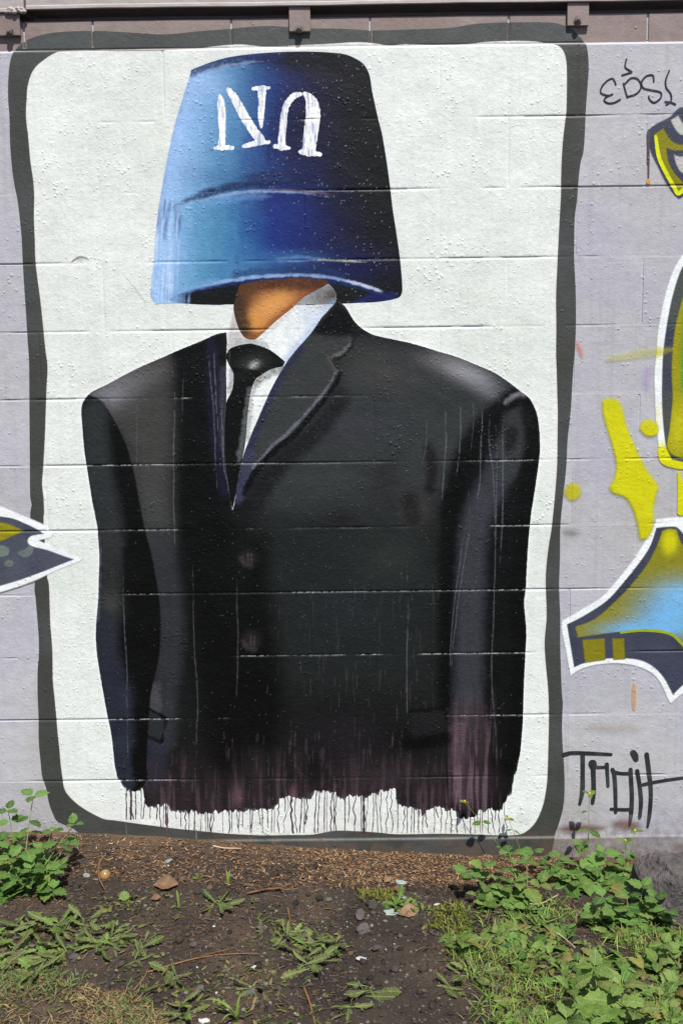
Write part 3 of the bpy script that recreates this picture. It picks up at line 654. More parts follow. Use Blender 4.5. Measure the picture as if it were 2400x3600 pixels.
def paint_lapels(cv):
    cv.stroke([(752,1200),(748,1300),(756,1450),(770,1600),(790,1720)], 10, (26, 27, 50), 0.7, 32); cv.stroke([(785,1300),(783,1450),(786,1580)], 6, (58, 60, 74), 0.7, 16); cv.stroke([(770,1190),(785,1260)], 16, (14, 14, 16), 0.9, 18)
    cv.area(LAPEL_R, (54, 57, 58), 0.95, 6); cv.area([(1184,1054),(1092,1172),(1180,1185),(1245,1180),(1240,1110)], (8, 9, 9), 1.0, 16); cv.blob(1170, 1215, 60, 26, (56, 58, 58), 0.8)
    cv.stroke([(1060,1225),(1012,1282),(965,1366),(922,1460),(884,1556),(852,1650),(830,1760)], 6, (36, 36, 74), 0.65, 22); cv.stroke([(880,1600),(860,1680),(840,1750)], 20, (58, 62, 84), 0.7, 18)
    cv.stroke([(1229,1190),(1230,1210),(1204,1240),(1172,1256)], 5, (100, 102, 102), 0.8, 8); cv.stroke([(1176,1262),(1210,1248),(1236,1215)], 5, (6, 6, 6), 0.9, 6)
    cv.stroke([(1155,1258),(1166,1280),(1186,1308)], 5, (96, 86, 82), 0.6, 8)
    cv.stroke([(1180,1316),(1140,1378),(1078,1450),(1015,1520),(960,1566),(890,1645)], 4, (104, 108, 118), 0.8, 8); cv.stroke([(1194,1318),(1152,1388),(1088,1466),(1026,1536),(968,1580),(896,1660),(858,1735)], 10, (5, 5, 6), 0.95, 10)
    cv.stroke([(1290,1160),(1240,1180),(1238,1200)], 10, (8, 8, 8), 0.6, 14)
DR = np.random.default_rng(3)
RUNS = [([(727,1213),(738,1300),(752,1448),(758,1600),(766,1754)], 4), ([(752,1190),(756,1330),(762,1430),(768,1600)], 3.5), ([(783,1340),(781,1460),(788,1640),(806,1720),(826,1830)], 4), ([(612,1325),(614,1450),(610,1620),(613,1850),(618,2080)], 3),
        ([(647,1300),(643,1380),(640,1500)], 3), ([(668,1260),(671,1370)], 3), ([(510,1356),(511,1468)], 3.5), ([(480,1370),(481,1550),(476,1680)], 2.5), ([(425,1410),(424,1500)], 3), ([(560,1860),(562,2040)], 2), ([(435,1960),(433,2100),(446,2330),(448,2500),(452,2760)], 2.5),
        ([(678,1870),(680,2100),(684,2300),(696,2450),(690,2620),(686,2848)], 3), ([(834,1965),(834,2120),(836,2270),(832,2400),(830,2480)], 4.5), ([(1564,1383),(1567,1560),(1556,1700),(1552,1800)], 4), ([(1620,1400),(1616,1560),(1600,1700)], 3), ([(1660,1390),(1664,1480),(1650,1620)], 3), ([(1690,1390),(1692,1500),(1684,1700),(1672,1800)], 3.5),
        ([(1722,1420),(1720,1560),(1735,1700),(1738,1900)], 3.5), ([(1742,1446),(1744,1640),(1742,1860),(1735,2100),(1728,2400),(1742,2600),(1745,2840)], 4), ([(1768,1420),(1766,1600),(1764,1850),(1755,2000)], 4), ([(1640,1650),(1650,1850),(1625,2000),(1606,2150),(1590,2290),(1582,2540)], 4), ([(1632,1850),(1615,1980),(1588,2200),(1576,2500)], 3), ([(1430,1950),(1432,2200),(1428,2440),(1440,2600)], 2.5),
        ([(1160,2050),(1166,2180)], 4), ([(1114,2530),(1112,2720)], 4), ([(590,2500),(584,2760)], 3), ([(780,2750),(776,2850)], 3.5), ([(888,2650),(890,2840)], 4.5), ([(1040,2000),(1045,2300)], 3), ([(1230,2680),(1232,2800)], 4), ([(1318,2700),(1320,2790)], 4), ([(1500,1400),(1496,1560),(1480,1640)], 3), ([(1585,1400),(1590,1560)], 3)]
def paint_runs(cv):
    for p, wd in RUNS:
        c = (132, 134, 142) if p[0][1] < 2400 else (122, 104, 112)
        q = [(x+DR.uniform(-1.5, 1.5), y) for x, y in smooth_open(np.array(p, float), 3)]; cv.tstroke(q, wd*0.45, c, DR.uniform(0.12, 0.42), 1.8, 0.3)
    r = np.random.default_rng(9)
    for k in range(150):                          # short faint scratches of the brush
        x, y = r.uniform(940, 1540), r.uniform(1950, 2780); L = r.uniform(20, 110)
        cv.tstroke([(x, y), (x+r.uniform(-3, 3), y+L/2), (x+r.uniform(-3, 3), y+L)], 2, (110, 96, 100) if y > 2300 else (86, 88, 88), r.uniform(0.05, 0.2), 2.0)
    for k in range(90):
        x, y = r.uniform(520, 1760), r.uniform(2560, 2800); L = r.uniform(30, 90)
        cv.tstroke([(x, y), (x, y+L/2), (x+r.uniform(-3, 3), y+L)], 2.5, (124, 98, 110), r.uniform(0.04, 0.16), 3.0)
    sp = r.random(cv.X.shape); cv.blend((sp > 0.9988)*0.3, (150, 152, 148))
cj = canvas_for(P_JK); paint_jacket(cj); paint_lapels(cj)
d_jk = cj.sd(P_JK); d_sl = cj.sd(P_SL); d_sr = cj.sd(P_SR); d_lr = cj.sd(P_LR); d_ll = cj.sd(P_LL)
paint_sleeves(cj); paint_runs(cj)
# buttons and pocket flaps belong to the same picture
for bx, by, br in ((874, 1960, 32), (884, 2251, 35)):
    cj.blob(bx, by, br, br, (38, 34, 36), 0.8, 0, 1.6); cj.stroke([(bx-br*.8, by+3), (bx-br*.4, by+br*.75), (bx+br*.3, by+br*.85)], 6, (62, 55, 58), 0.6, 12); cj.blob(bx+3, by-3, 9, 9, (16, 14, 15), 0.8)
    for dx in (-2, 10): cj.stroke([(bx+dx, by-14), (bx+dx, by+14)], 2, (90, 84, 86), 0.4, 3)
FL = [(528,2495),(583,2524),(566,2606),(522,2588)]; FR = [(1444,2506),(1562,2496),(1562,2588),(1446,2604)]
cj.area(FL, (38, 42, 45), 0.9, 5, False); cj.stroke([(524,2492),(586,2525)], 8, (4, 5, 5), 0.95, 6, smooth=False); cj.stroke([(522,2590),(566,2608)], 6, (6, 7, 7), 0.8, 10, smooth=False); cj.stroke([(585,2528),(568,2604)], 3, (6, 7, 7), 0.8, 6, smooth=False)
cj.area(FR, (27, 27, 30), 0.9, 10, False); cj.stroke([(1440,2612),(1560,2598)], 26, (4, 4, 5), 0.9, 22, smooth=False); cj.stroke([(1444,2500),(1560,2490)], 6, (5, 5, 6), 0.8, 8, smooth=False)
pale_joints(cj, 1.0)
cj.blend(np.clip(1-d_jk/0.004, 0, 1)*0.35*np.clip((fbm2(cj.X*60, cj.Z*60, 27, 2)-0.4)*4, 0, 1), (110, 116, 122))
eat = (fbm2(cj.X*160, cj.Z*12, 28, 3)-0.5)*0.028*np.clip((0.27-cj.Z)/0.12, 0, 1)+(fbm2(cj.X*300, cj.Z*300, 29, 2)-0.5)*0.0016
body_cut = -np.maximum.reduce([d_sl, d_sr, d_lr, d_ll])+0.0055
jacket = film('jacket', cj, M_DARK, 4, mural, np.minimum(np.where(d_jk > -0.012, d_jk+eat, d_jk), body_cut))
edge = np.where(d_jk > -0.012, d_jk+eat, d_jk)
for nm, dd, lb in (('sleeve', d_sl, None), ('sleeve', d_sr, None), ('lapel', d_lr, None), ('lapel', d_ll, None)):
    film(nm, cj, M_DARK, 5, jacket, np.minimum(dd+np.where(np.abs(d_jk) < 0.008, 0.001, 0), edge))
for bx, by, br in ((874, 1960, 33), (884, 2251, 36)):
    c = on_wall(bx, by); film('button', cj, M_DARK, 6, jacket, br*PX-np.hypot(cj.X-c[0], cj.Z-c[1]))
for fl in (FL, FR): film('pocket_flap', cj, M_DARK, 6, jacket, cj.sd(W(fl)))

# --- runs of paint below the hem
def hem_y(x):
    h = [p for p in JACKET if p[1] > 2740]; h.sort(); return np.interp(x, [p[0] for p in h], [p[1] for p in h])
dr = []; xs_ = 447.0
while xs_ < 1785:
    y0 = hem_y(xs_)-34; r1 = random.random(); L = (2928 if xs_ > 560 else 2880)-y0
    L *= 1.0 if r1 < 0.78 else random.uniform(0.5, 0.95)
    n = max(int(L/11), 2); x = xs_; pts = []; wd = random.choice([2.6, 3.2, 3.8, 4.4, 8 if random.random() < 0.25 else 3.4]); wob = random.choice([0.9, 1.9, 3.0, 4.4])
    for k in range(n+1):
        pts.append((x, y0+L*k/n, wd*(1.0 if k < n else 0.7)*random.uniform(0.6, 1.25))); x += random.uniform(-wob, wob)
    dr.append(pts); xs_ += random.choice([8, 11, 14, 17, 20, 26])
def drip_col(cv):
    cv.fill((72, 61, 70)); n_ = vnoise1(cv.X*45, 77); cv.blend(np.clip((n_-0.5)*2, 0, 0.9), (128, 108, 120)); cv.blend(np.clip((0.3-n_)*3, 0, 0.7), (44, 40, 48))
tag(stroke_film('paint_drips', dr, M_PAINT, 3, mural, drip_col), kind='stuff')
wd_ = [[(443, 2890, 1.5), (446, 2930, 3), (447, 2955, 1.5)], [(690, 2915, 2), (690, 2940, 6), (694, 2955, 2)]]
tag(stroke_film('white_runs', wd_, M_PAINT, 4, mural, lambda cv: cv.fill((104, 108, 107))), kind='stuff')

# ------------------------------------------------------------------ graffiti around the mural
def poly_film(name, pts, mat, layer, parent, colf, frame=None, res=2, smooth=True, R=0.02, grow=0.0):
    if mat is M_PAINT:                            # sprayed: the edge mists out over a few millimetres
        mat, grow, c0 = M_SPRAY, 0.0028, colf
        def colf(cv):
            c0(cv); t = np.clip(cv.D/0.0065, 0, 1); cv.A = t*t*(3-2*t)*0.55+0.45*np.clip(cv.D/0.003, 0, 1)
    P = W(pts, frame); P = smooth_closed(P) if smooth else P
    cv = Canvas(P.min(0)-0.004-grow, P.max(0)+0.004+grow, res); cv.D = cv.sd(P, R)+grow; colf(cv); return film(name, cv, mat, layer, parent)
def flat(col, col2=None, sc=9, seed=50):
    def f(cv):
        cv.fill(col)
        if col2: cv.blend(np.clip((fbm2(cv.X*sc, cv.Z*sc, seed, 3)-0.4)*2.5, 0, 1), col2)
    return f
G1 = (1800, 100, 1.96); G2 = (1800, 1300, 1.96); G3 = (1800, 2400, 2.613); G4 = (0, 1700, 3.92)
NAVY, OLIVE, WHITE, YEL = (62, 66, 84), (132, 128, 26), (236, 240, 243), (208, 206, 14)
# letter with a flared foot
g = tag(empty('graffiti_letter'), 'olive and sky blue graffiti letter foot with navy edge and white outline', 'graffiti')
poly_film('outline', [(340,1730),(480,1650),(620,1560),(720,1450),(830,1310),(920,1170),(970,1080),(990,1030),(1080,1020),(1176,1015),(1330,1040),(1480,1180),(1560,1500),(1530,1800),(1420,2060),(1300,2170),(1176,2230),(1090,2300),(1070,2270),(1000,2130),(900,2060),(760,2025),(600,2030),(480,2060),(400,2110),(370,1950),(340,1800)], M_PAINT, 1, g, flat(WHITE), G2)
def foot(cv):
    cv.fill(NAVY); cv.blend(np.clip((fbm2(cv.X*8, cv.Z*8, 51, 3)-0.45)*2, 0, 0.6), (50, 52, 66))
poly_film('edge', [(375,1755),(500,1690),(650,1590),(760,1470),(880,1320),(950,1210),(990,1090),(1060,1082),(1130,1085),(1176,1130),(1300,1120),(1420,1240),(1500,1500),(1480,1780),(1390,2000),(1280,2100),(1176,2170),(1105,2240),(1040,2120),(960,2040),(850,1995),(650,1990),(500,2020),(425,2050)], M_PAINT, 2, g, foot, G2)
def olv(cv):
    cv.fill(OLIVE); cv.blend(np.clip((fbm2(cv.X*9, cv.Z*9, 52, 3)-0.45)*2, 0, 0.6), (118, 112, 22))
    cv.blob(2350, 2160, 120, 70, (112, 176, 226), 1.0, 0.25); cv.blob(2400, 2100, 110, 60, (116, 180, 230), 0.9); cv.blob(2240, 2212, 120, 26, (112, 176, 224), 1.0); cv.blob(2330, 2205, 120, 30, (112, 176, 226), 0.9); cv.blob(2352, 1905, 30, 46, YEL, 0.95, 0, 1.6)
poly_film('fill', [(430,1770),(560,1720),(680,1620),(800,1500),(920,1350),(990,1220),(1030,1110),(1080,1094),(1130,1100),(1176,1210),(1300,1260),(1400,1400),(1420,1600),(1360,1800),(1270,1930),(1176,1910),(1100,1830),(1000,1800),(850,1800),(700,1810),(560,1830),(450,1845)], M_PAINT, 3, g, olv, G2)
stroke_film('lime_line', [[(745,1812,14),(880,1795,22),(1000,1800,22),(1090,1822,20),(1150,1870,20),(1200,1930,16)]], M_PAINT, 4, g, flat((150, 166, 40)), G2)
poly_film('panel', [(480,1860),(635,1850),(640,2000),(500,2020)], M_PAINT, 3, g, flat((128, 122, 24)), G2, smooth=False)
poly_film('panel', [(685,1850),(770,1850),(775,1995),(695,2000)], M_PAINT, 3, g, flat((128, 122, 24)), G2, smooth=False)
# tall letter
g = tag(empty('graffiti_letter'), 'tall rounded olive graffiti letter with white outline turning yellow below', 'graffiti')
def wy(cv):
    cv.fill(WHITE); zz = on_wall(2300, 1560)[1]; cv.blend(np.clip((zz-cv.Z)/0.03+0.5, 0, 1), (216, 216, 14)); cv.blob(2310, 1240, 22, 20, (214, 216, 30), 0.8); cv.blob(2306, 1462, 20, 36, (222, 214, 150), 0.6)
poly_film('outline', [(2470,850),(2430,868),(2400,893),(2366,947),(2341,1018),(2323,1095),(2310,1171),(2304,1248),(2298,1320),(2300,1402),(2303,1478),(2311,1560),(2310,1595),(2322,1627),(2351,1642),(2400,1650),(2470,1640),(2540,1560),(2580,1400),(2590,1200),(2570,1000),(2530,880)], M_PAINT, 1, g, wy)
poly_film('edge', [(2470,880),(2435,895),(2402,930),(2380,980),(2360,1050),(2346,1120),(2334,1200),(2327,1280),(2325,1402),(2330,1494),(2340,1570),(2360,1615),(2420,1626),(2470,1615),(2525,1540),(2560,1400),(2566,1200),(2550,1010),(2515,905)], M_PAINT, 2, g, flat((72, 78, 76), (58, 62, 78)))
def grn(cv):
    cv.fill((150, 146, 20)); cv.blend(np.clip((cv.X-on_wall(2388, 1250)[0])/0.012, 0, 1)*np.clip((cv.Z-on_wall(2400, 1400)[1])/0.04, 0, 1), (60, 150, 40)); cv.blob(2385, 1500, 40, 90, (196, 192, 16), 0.7)
poly_film('fill', [(2480,940),(2440,960),(2410,1010),(2388,1080),(2370,1160),(2361,1250),(2359,1320),(2362,1402),(2352,1504),(2343,1572),(2370,1604),(2420,1612),(2465,1595),(2505,1530),(2530,1400),(2536,1200),(2525,1030),(2505,955)], M_PAINT, 3, g, grn)
# arrow piece at the upper right
g = tag(empty('graffiti_letter'), 'navy edged olive graffiti point with bright yellow stripe and dark drip', 'graffiti')
poly_film('edge', [(1145,1170),(1105,1130),(1060,1060),(1000,940),(950,830),(930,700),(1000,650),(1080,610),(1130,560),(1176,540),(1300,560),(1380,700),(1370,900),(1290,1070),(1176,1155)], M_PAINT, 1, g, flat(NAVY, (54, 58, 70)), G1)
poly_film('fill', [(975,730),(1040,685),(1075,750),(1120,790),(1176,800),(1290,800),(1310,900),(1250,1040),(1176,1130),(1145,1140),(1060,1010),(1005,880)], M_PAINT, 2, g, flat((134, 128, 20), (120, 116, 18)), G1)
poly_film('inset', [(1060,822),(1110,840),(1176,842),(1260,860),(1230,980),(1176,1062),(1120,1000),(1075,920)], M_PAINT, 3, g, flat(NAVY), G1)
poly_film('highlight', [(1110,868),(1150,884),(1176,880),(1220,900),(1176,1000),(1150,980),(1125,930)], M_PAINT, 4, g, flat((186, 188, 186)), G1)
poly_film('highlight', [(1088,632),(1118,690),(1150,728),(1176,735),(1230,740),(1176,660),(1140,600)], M_PAINT, 2, g, flat((190, 192, 190), (172, 168, 120)), G1)
stroke_film('stripe', [[(986,745,20),(1000,850,26),(1020,920,26),(1070,1020,26),(1110,1090,26),(1140,1138,26),(1180,1105,24),(1230,1050,12)]], M_PAINT, 4, g, flat((212, 220, 20)), G1)
stroke_film('drip', [[(937,720,22),(936,800,16),(938,900,12),(937,1000,10),(937,1032,8)], [(932,820,8),(930,890,5),(929,930,3)]], M_PAINT, 2, g, flat((86, 74, 78)), G1)
stroke_film('orange_bead', [[(937,1046,20),(937,1058,26)]], M_PAINT, 3, g, flat((226, 150, 40)), G1)
# spray splashes: coverage thins out to the sides
def spray(col, soft, a=1.0, col2=None):
    def f(cv):
        flat(col, col2)(cv); t = np.clip((cv.D)/(soft*PX*1.4), 0, 1); cv.A = a*t*t*(3-2*t)
    return f
sp = tag(empty('paint_splash'), 'long yellow spray splash running down to the white graffiti outline', 'paint splash')
poly_film('splash', [(620,210),(670,195),(730,210),(760,280),(790,400),(850,540),(920,680),(1000,800),(990,850),(970,950),(970,1040),(960,1110),(930,1160),(880,1170),(860,1060),(830,960),(780,880),(690,845),(670,800),(700,750),(715,650),(690,530),(650,400),(625,300)], M_SPRAY, 5, sp, spray((206, 204, 14), 17, 1.0, (186, 184, 12)), G2, grow=0.013, R=0.035)
def dot(name, label, x, y, rx, ry, col, soft, a=1.0, layer=5, rot=0.0):
    t = np.linspace(0, 2*np.pi, 18, endpoint=False); r = 1+0.05*np.sin(2*t+x)+0.025*np.cos(5*t+y)
    pts = [(x+rx*q*math.cos(u)*math.cos(rot)-ry*q*math.sin(u)*math.sin(rot), y+rx*q*math.cos(u)*math.sin(rot)+ry*q*math.sin(u)*math.cos(rot)) for u, q in zip(t, r)]
    o = poly_film(name, pts, M_SPRAY, layer, None, spray(col, soft, a), grow=0.006, R=0.05)
    return tag(o, label, 'paint splash')
dot('paint_splash', 'round yellow spray dot beside the tall graffiti letter', 2281, 1505, 38, 36, (202, 198, 16), 15)
dot('paint_splash', 'small yellow spray blot against the dark mural border', 2012, 1728, 34, 40, (196, 190, 22), 16, 0.9, rot=0.6)
dot('paint_splash', 'thin trail of yellow overspray crossing the white letter outline', 2250, 1245, 130, 22, (206, 204, 60), 14, 0.55, rot=-0.16)
dot('paint_splash', 'faint salmon red spray mark beside the dark mural border', 2036, 1226, 14, 40, (226, 120, 100), 16, 0.7, rot=-0.3)
dot('paint_splash', 'pale violet spray haze left of the tall white outline', 2272, 1330, 34, 60, (184, 166, 214), 30, 0.6)
dot('paint_splash', 'speckled black overspray beside the mural border', 2005, 1872, 40, 24, (70, 70, 72), 24, 0.6)
dot('paint_splash', 'rust red paint patch low on the wall beside the border', 2040, 2912, 105, 26, (118, 64, 52), 26, 0.75, 1)
dot('paint_splash', 'rust red paint patch under the black scrawled tag', 2200, 2900, 60, 34, (122, 70, 58), 26, 0.7, 1)
dot('paint_splash', 'beige overpainted patch above the black scrawled tag', 2150, 2560, 130, 34, (190, 178, 170), 30, 0.6, 1)
dot('paint_splash', 'thin orange run of paint below the white outline tip', 2227, 2450, 5, 46, (214, 168, 124), 4, 0.8, 1)
stroke_film('x', [[(2384,1662,10),(2395,1740,30),(2392,1800,26)]], M_PAINT, 1, None, flat((206, 204, 14)))
o = bpy.data.objects['x']; o.name = 'paint_splash'; tag(o, 'yellow strip of paint linking the two graffiti letters', 'paint splash')
# tags
blk = flat((34, 32, 44), (60, 58, 70), 60)
tg = tag(empty('graffiti_tag'), 'thin black marker tag beside the upper mural border', 'graffiti tag')
wv = lambda pts, w_=11: [(x, y, w_) for x, y in pts]
for s_ in ([[(712,385),(692,345),(655,358),(618,398),(608,440),(640,458),(668,462)], [(690,452),(650,470),(632,495),(660,514),(702,510),(742,488)]], [[(785,210),(776,262),(800,285),(822,300),(792,310),(755,322)]],
           [[(765,378),(778,430),(792,474)], [(778,378),(815,342),(858,345),(884,380),(880,420),(848,452),(800,468)]],
           [[(974,365),(966,322),(922,328),(890,368),(900,408),(958,424),(1020,440),(1020,478),(978,510),(948,492),(938,470)]], [[(1080,290),(1056,355),(1060,408),(1090,450),(1092,498),(1060,524)], [(1052,504),(1090,508),(1122,522)]]):
    stroke_film('letter', [wv(q) for q in s_], M_PAINT, 1, tg, blk, G1)
tg = tag(empty('graffiti_tag'), 'thick black sprayed scrawl tag low on the wall', 'graffiti tag')
bl2 = flat((42, 44, 46), (60, 64, 66), 40)
for s_ in ([[(470,664,44),(550,646,38),(700,650,38),(905,660,30)], [(645,660,44),(645,850,42),(642,1000,44),(618,1115,28)]],
           [[(736,745,80),(740,765,74)], [(740,770,50),(745,900,44),(745,1010,44),(736,1105,34)], [(760,778,32),(850,776,30),(868,760,40)], [(866,752,40),(872,850,34),(878,950,30)]],
           [[(918,800,40),(935,850,40),(945,1000,38),(948,1190,32)], [(930,822,36),(1000,835,34),(1082,836,36)], [(1084,798,40),(1090,900,40),(1097,1050,40),(1090,1200,40),(1075,1310,24)], [(905,1160,28),(1000,1166,32),(1080,1165,32)]],
           [[(1108,645,60),(1124,672,66),(1134,705,50)], [(1145,812,40),(1168,950,40),(1180,1100,40),(1168,1242,32)]],
           [[(1232,660,44),(1250,800,44),(1270,1000,40),(1260,1200,38),(1240,1325,24)], [(1200,938,34),(1300,915,32),(1450,890,30),(1600,870,30)]]):
    stroke_film('letter', s_, M_PAINT, 1, tg, bl2, G3)
# arrow on the left
g = tag(empty('graffiti_arrow'), 'white outlined navy and olive graffiti arrow pointing at the suited figure', 'graffiti')
poly_film('outline', [(-420,240),(-200,250),(0,305),(200,390),(420,480),(600,560),(680,610),(742,680),(720,740),(540,782),(600,810),(800,900),(1000,990),(1130,1025),(1142,1045),(1090,1080),(900,1150),(700,1235),(480,1340),(200,1440),(0,1500),(-250,1560),(-420,1540)], M_PAINT, 5, g, flat(WHITE), G4)
poly_film('edge', [(-400,400),(-200,410),(0,450),(180,480),(330,540),(480,610),(612,690),(500,706),(420,730),(384,780),(400,830),(470,870),(640,910),(850,985),(1022,1045),(850,1110),(600,1210),(300,1320),(0,1410),(-250,1470),(-400,1440)], M_PAINT, 6, g, flat((76, 80, 94), (62, 66, 80)), G4)
poly_film('fill', [(-380,500),(-150,505),(0,530),(150,565),(345,650),(200,715),(0,795),(-380,850)], M_PAINT, 7, g, flat((146, 138, 26), (130, 124, 20)), G4)
for q in ([(240,930),(330,910),(400,850),(470,880),(460,950),(400,1010),(300,1010),(240,970)], [(-60,850),(60,850),(140,900),(130,980),(40,1015),(-60,990)], [(60,1090),(110,1050),(190,1060),(200,1120),(140,1155),(70,1140)]):
    poly_film('scale', q, M_PAINT, 7, g, flat((106, 118, 116), (88, 98, 100), 30), G4)
# ------------------------------------------------------------------ steel ledge along the top
def metal_mat():
    t = NT('chalky_painted_steel'); p = t.pos()
    c = t.ramp(t.noise(t.mapv(p, (3, 3, 14)), 2.0, 5), [(0.32, lin((158, 142, 140))), (0.52, lin((172, 166, 164))), (0.7, lin((146, 130, 130)))])
    ch = t.ramp(t.noise(p, 60, 5, 0.7), [(0.62, 0.0), (0.70, 0.6)]); c = t.mix(ch, c, lin((190, 186, 184)))
    t.setp(Base_Color=c, Roughness=0.55); t.l(t.bump(t.noise(p, 45, 4), 0.4, 0.003), t.b.inputs['Normal']); return t.m
M_METAL = metal_mat()
M_BOLT = wall_mat('weathered_bolt', [lin((96, 88, 86)), lin((130, 122, 120)), lin((84, 74, 70))], dirt=False)
def box(name, x0, x1, y0, y1, z0, z1, mat, parent, bev=0.0008):
    b = bev                                       # chamfered towards -y
    v = [(x0, y0+b, z0), (x1, y0+b, z0), (x1, y0+b, z1), (x0, y0+b, z1), (x0+b, y0, z0+b), (x1-b, y0, z0+b), (x1-b, y0, z1-b), (x0+b, y0, z1-b),
         (x0, y1, z0), (x1, y1, z0), (x1, y1, z1), (x0, y1, z1)]
    f = [(4, 5, 6, 7), (0, 1, 5, 4), (1, 2, 6, 5), (2, 3, 7, 6), (3, 0, 4, 7), (9, 8, 11, 10), (8, 9, 1, 0), (9, 10, 2, 1), (10, 11, 3, 2), (11, 8, 0, 3)]
    return meshobj(name, v, f, mat, parent)
ledge = tag(empty('steel_ledge'), 'chalky mauve steel channel bolted along the top of the block wall', 'steel ledge')
ZL = 2.5105
def channel(x0, x1, zb, y):
    n = 40; V, Q = [], []; prof = [(0.085, zb+0.012), (0.02, zb+0.012), (y+0.003, zb+0.003), (y, zb), (y-0.0015, zb+0.0025), (y-0.001, zb+0.010), (y+0.001, zb+0.013), (y-0.0005, zb+0.30), (0.05, zb+0.305)]
    for i in range(n+1):
        x = x0+(x1-x0)*i/n; w_ = 0.0008*math.sin(x*7.0)+0.0005*math.sin(x*23+1)
        for a, b in prof: V.append((x, a, b+w_))
    m = len(prof)
    for i in range(n):
        for r in range(m-1): Q.append((m*i+r, m*i+r+1, m*i+m+r+1, m*i+m+r))
    for s_ in (0, n): Q.append(tuple(m*s_+r for r in (range(m) if s_ == 0 else reversed(range(m)))))
    return meshobj('channel', V, [q[::-1] for q in Q], M_METAL, ledge)
channel(-0.985, 3.2, ZL, -0.0085); channel(-3.2, -0.992, ZL-0.006, -0.0075)
def caulk():
    vs, fs = [], []
    r = random.Random(4)
    for k in range(26):
        cx, cz = -1.04+0.052*k/26+r.uniform(-.003, .003), ZL-0.002+r.uniform(-.004, .006); b = len(vs); rad = r.uniform(.0035, .007)
        for i in range(8):
            for j in range(5):
                th = i*math.pi/4; ph = -math.pi/2+j*math.pi/4; q = rad*r.uniform(.8, 1.2)
                vs.append((cx+q*math.cos(ph)*math.cos(th)*1.5, -0.008+q*math.cos(ph)*math.sin(th), cz+q*math.sin(ph)))
        for i in range(8):
            for j in range(4): fs.append((b+5*i+j, b+5*((i+1) % 8)+j, b+5*((i+1) % 8)+j+1, b+5*i+j+1))
    return meshobj('sealant', vs, fs, M_METAL, ledge, True)
caulk()
def bracket(px0, px1, pyb, bolt_px, bolt_py, z_top):
    a = on_wall(px0, pyb, -0.004); b = on_wall(px1, pyb, -0.004)
    br = box('bracket', a[0], b[0], 0.0005, 0.0098, a[1], z_top, M_MAUVE, ledge, 0.0008)
    br.location.y = -0.0045
    c = on_wall(bolt_px, bolt_py, -0.012); V, Fc = [], []
    # washer, hexagonal nut and the end of the bolt
    def prism(n, r, y0, y1, r2=None, tw=0.3):
        k0 = len(V)
        for y, q in ((y0, r), (y1, r2 or r)):
            for i in range(n): V.append((c[0]+q*math.cos(tw+2*math.pi*i/n), y, c[1]+q*math.sin(tw+2*math.pi*i/n)))
        for i in range(n): Fc.append((k0+i, k0+(i+1) % n, k0+n+(i+1) % n, k0+n+i))
        Fc.append(tuple(k0+n+i for i in range(n)))
    prism(14, 0.0125, -0.004, -0.0060); prism(6, 0.0098, -0.0060, -0.0145, 0.0094); prism(8, 0.0055, -0.0145, -0.0185, 0.0048)
    o = meshobj('bolt', V, Fc, M_BOLT, br); o.location = (0, 0.0045, 0)
bracket(-4, 72, 125, 33, 108, ZL-0.004); bracket(1017, 1091, 110, 1052, 97, ZL+0.004); bracket(1993, 2068, 90, 2032, 66, ZL+0.004)

# ------------------------------------------------------------------ ground
def gheight(x, y):
    x = np.asarray(x, float); y = np.asarray(y, float)
    near = np.exp(-np.abs(y)/0.16); lim = np.clip(x, -1.3, 1.3)
    foot = np.interp(lim, [-1.3, -1.0, -0.7, -0.4, 0.0, 0.3, 0.8, 1.3], [0.035, 0.030, 0.012, -0.014, -0.044, -0.058, -0.072, -0.078])
    b = foot*near+(-0.040-0.022*lim)*(1-near)
    n = (fbm2(x*3.1+40, y*3.1+40, 401, 3)-0.5)*0.035 + (fbm2(x*14+40, y*14+40, 405, 4)-0.5)*0.022 + (fbm2(x*52+90, y*52+90, 409, 2)-0.5)*0.010
    return b+n*np.clip(np.abs(y)/0.12, 0.25, 1)
def ground_mat():
    t = NT('soil'); p = t.pos()
    big = t.noise(p, 3.3, 5, 0.6); c = t.ramp(big, [(0.30, lin((46, 42, 39))), (0.50, lin((64, 57, 51))), (0.66, lin((84, 71, 61)))])
    g = t.noise(p, 120, 4, 0.7); c = t.mix(1.0, c, t.math('ADD', t.math('MULTIPLY', g, 1.1), 0.45), 'MULTIPLY')
    sx = t.n('ShaderNodeSeparateXYZ'); t.l(p, sx.inputs[0])
    f = t.math('SUBTRACT', 1.0, t.math('MULTIPLY', t.math('MULTIPLY', sx.outputs[1], -1.0), 6.5), True)
    f = t.math('MULTIPLY', f, t.ramp(t.noise(p, 9, 4), [(0.3, 0.3), (0.6, 1.0)]))
    c = t.mix(t.math('MULTIPLY', f, 0.7), c, lin((112, 90, 70)))                # rotted litter against the wall
    v = t.vor(p, 150); sp = t.n('ShaderNodeSeparateColor'); t.l(v.outputs['Color'], sp.inputs[0])
    chip = t.math('MULTIPLY', t.math('GREATER_THAN', sp.outputs[0], 0.93), t.math('LESS_THAN', v.outputs['Distance'], 0.34))
    c = t.mix(t.math('MULTIPLY', chip, 0.8), c, t.ramp(sp.outputs[1], [(0.0, lin((84, 78, 73))), (0.7, lin((108, 103, 98))), (1.0, lin((140, 138, 136)))]))
    t.setp(Base_Color=c, Roughness=0.95); t.b.inputs['Specular IOR Level'].default_value = 0.1
    h = t.math('ADD', t.math('MULTIPLY', t.noise(p, 70, 4, 0.7), 0.010), t.math('MULTIPLY', g, 0.006)); h = t.math('ADD', h, t.math('MULTIPLY', chip, 0.0025))
    t.l(t.bump(h, 0.9, 1.0), t.b.inputs['Normal']); return t.m
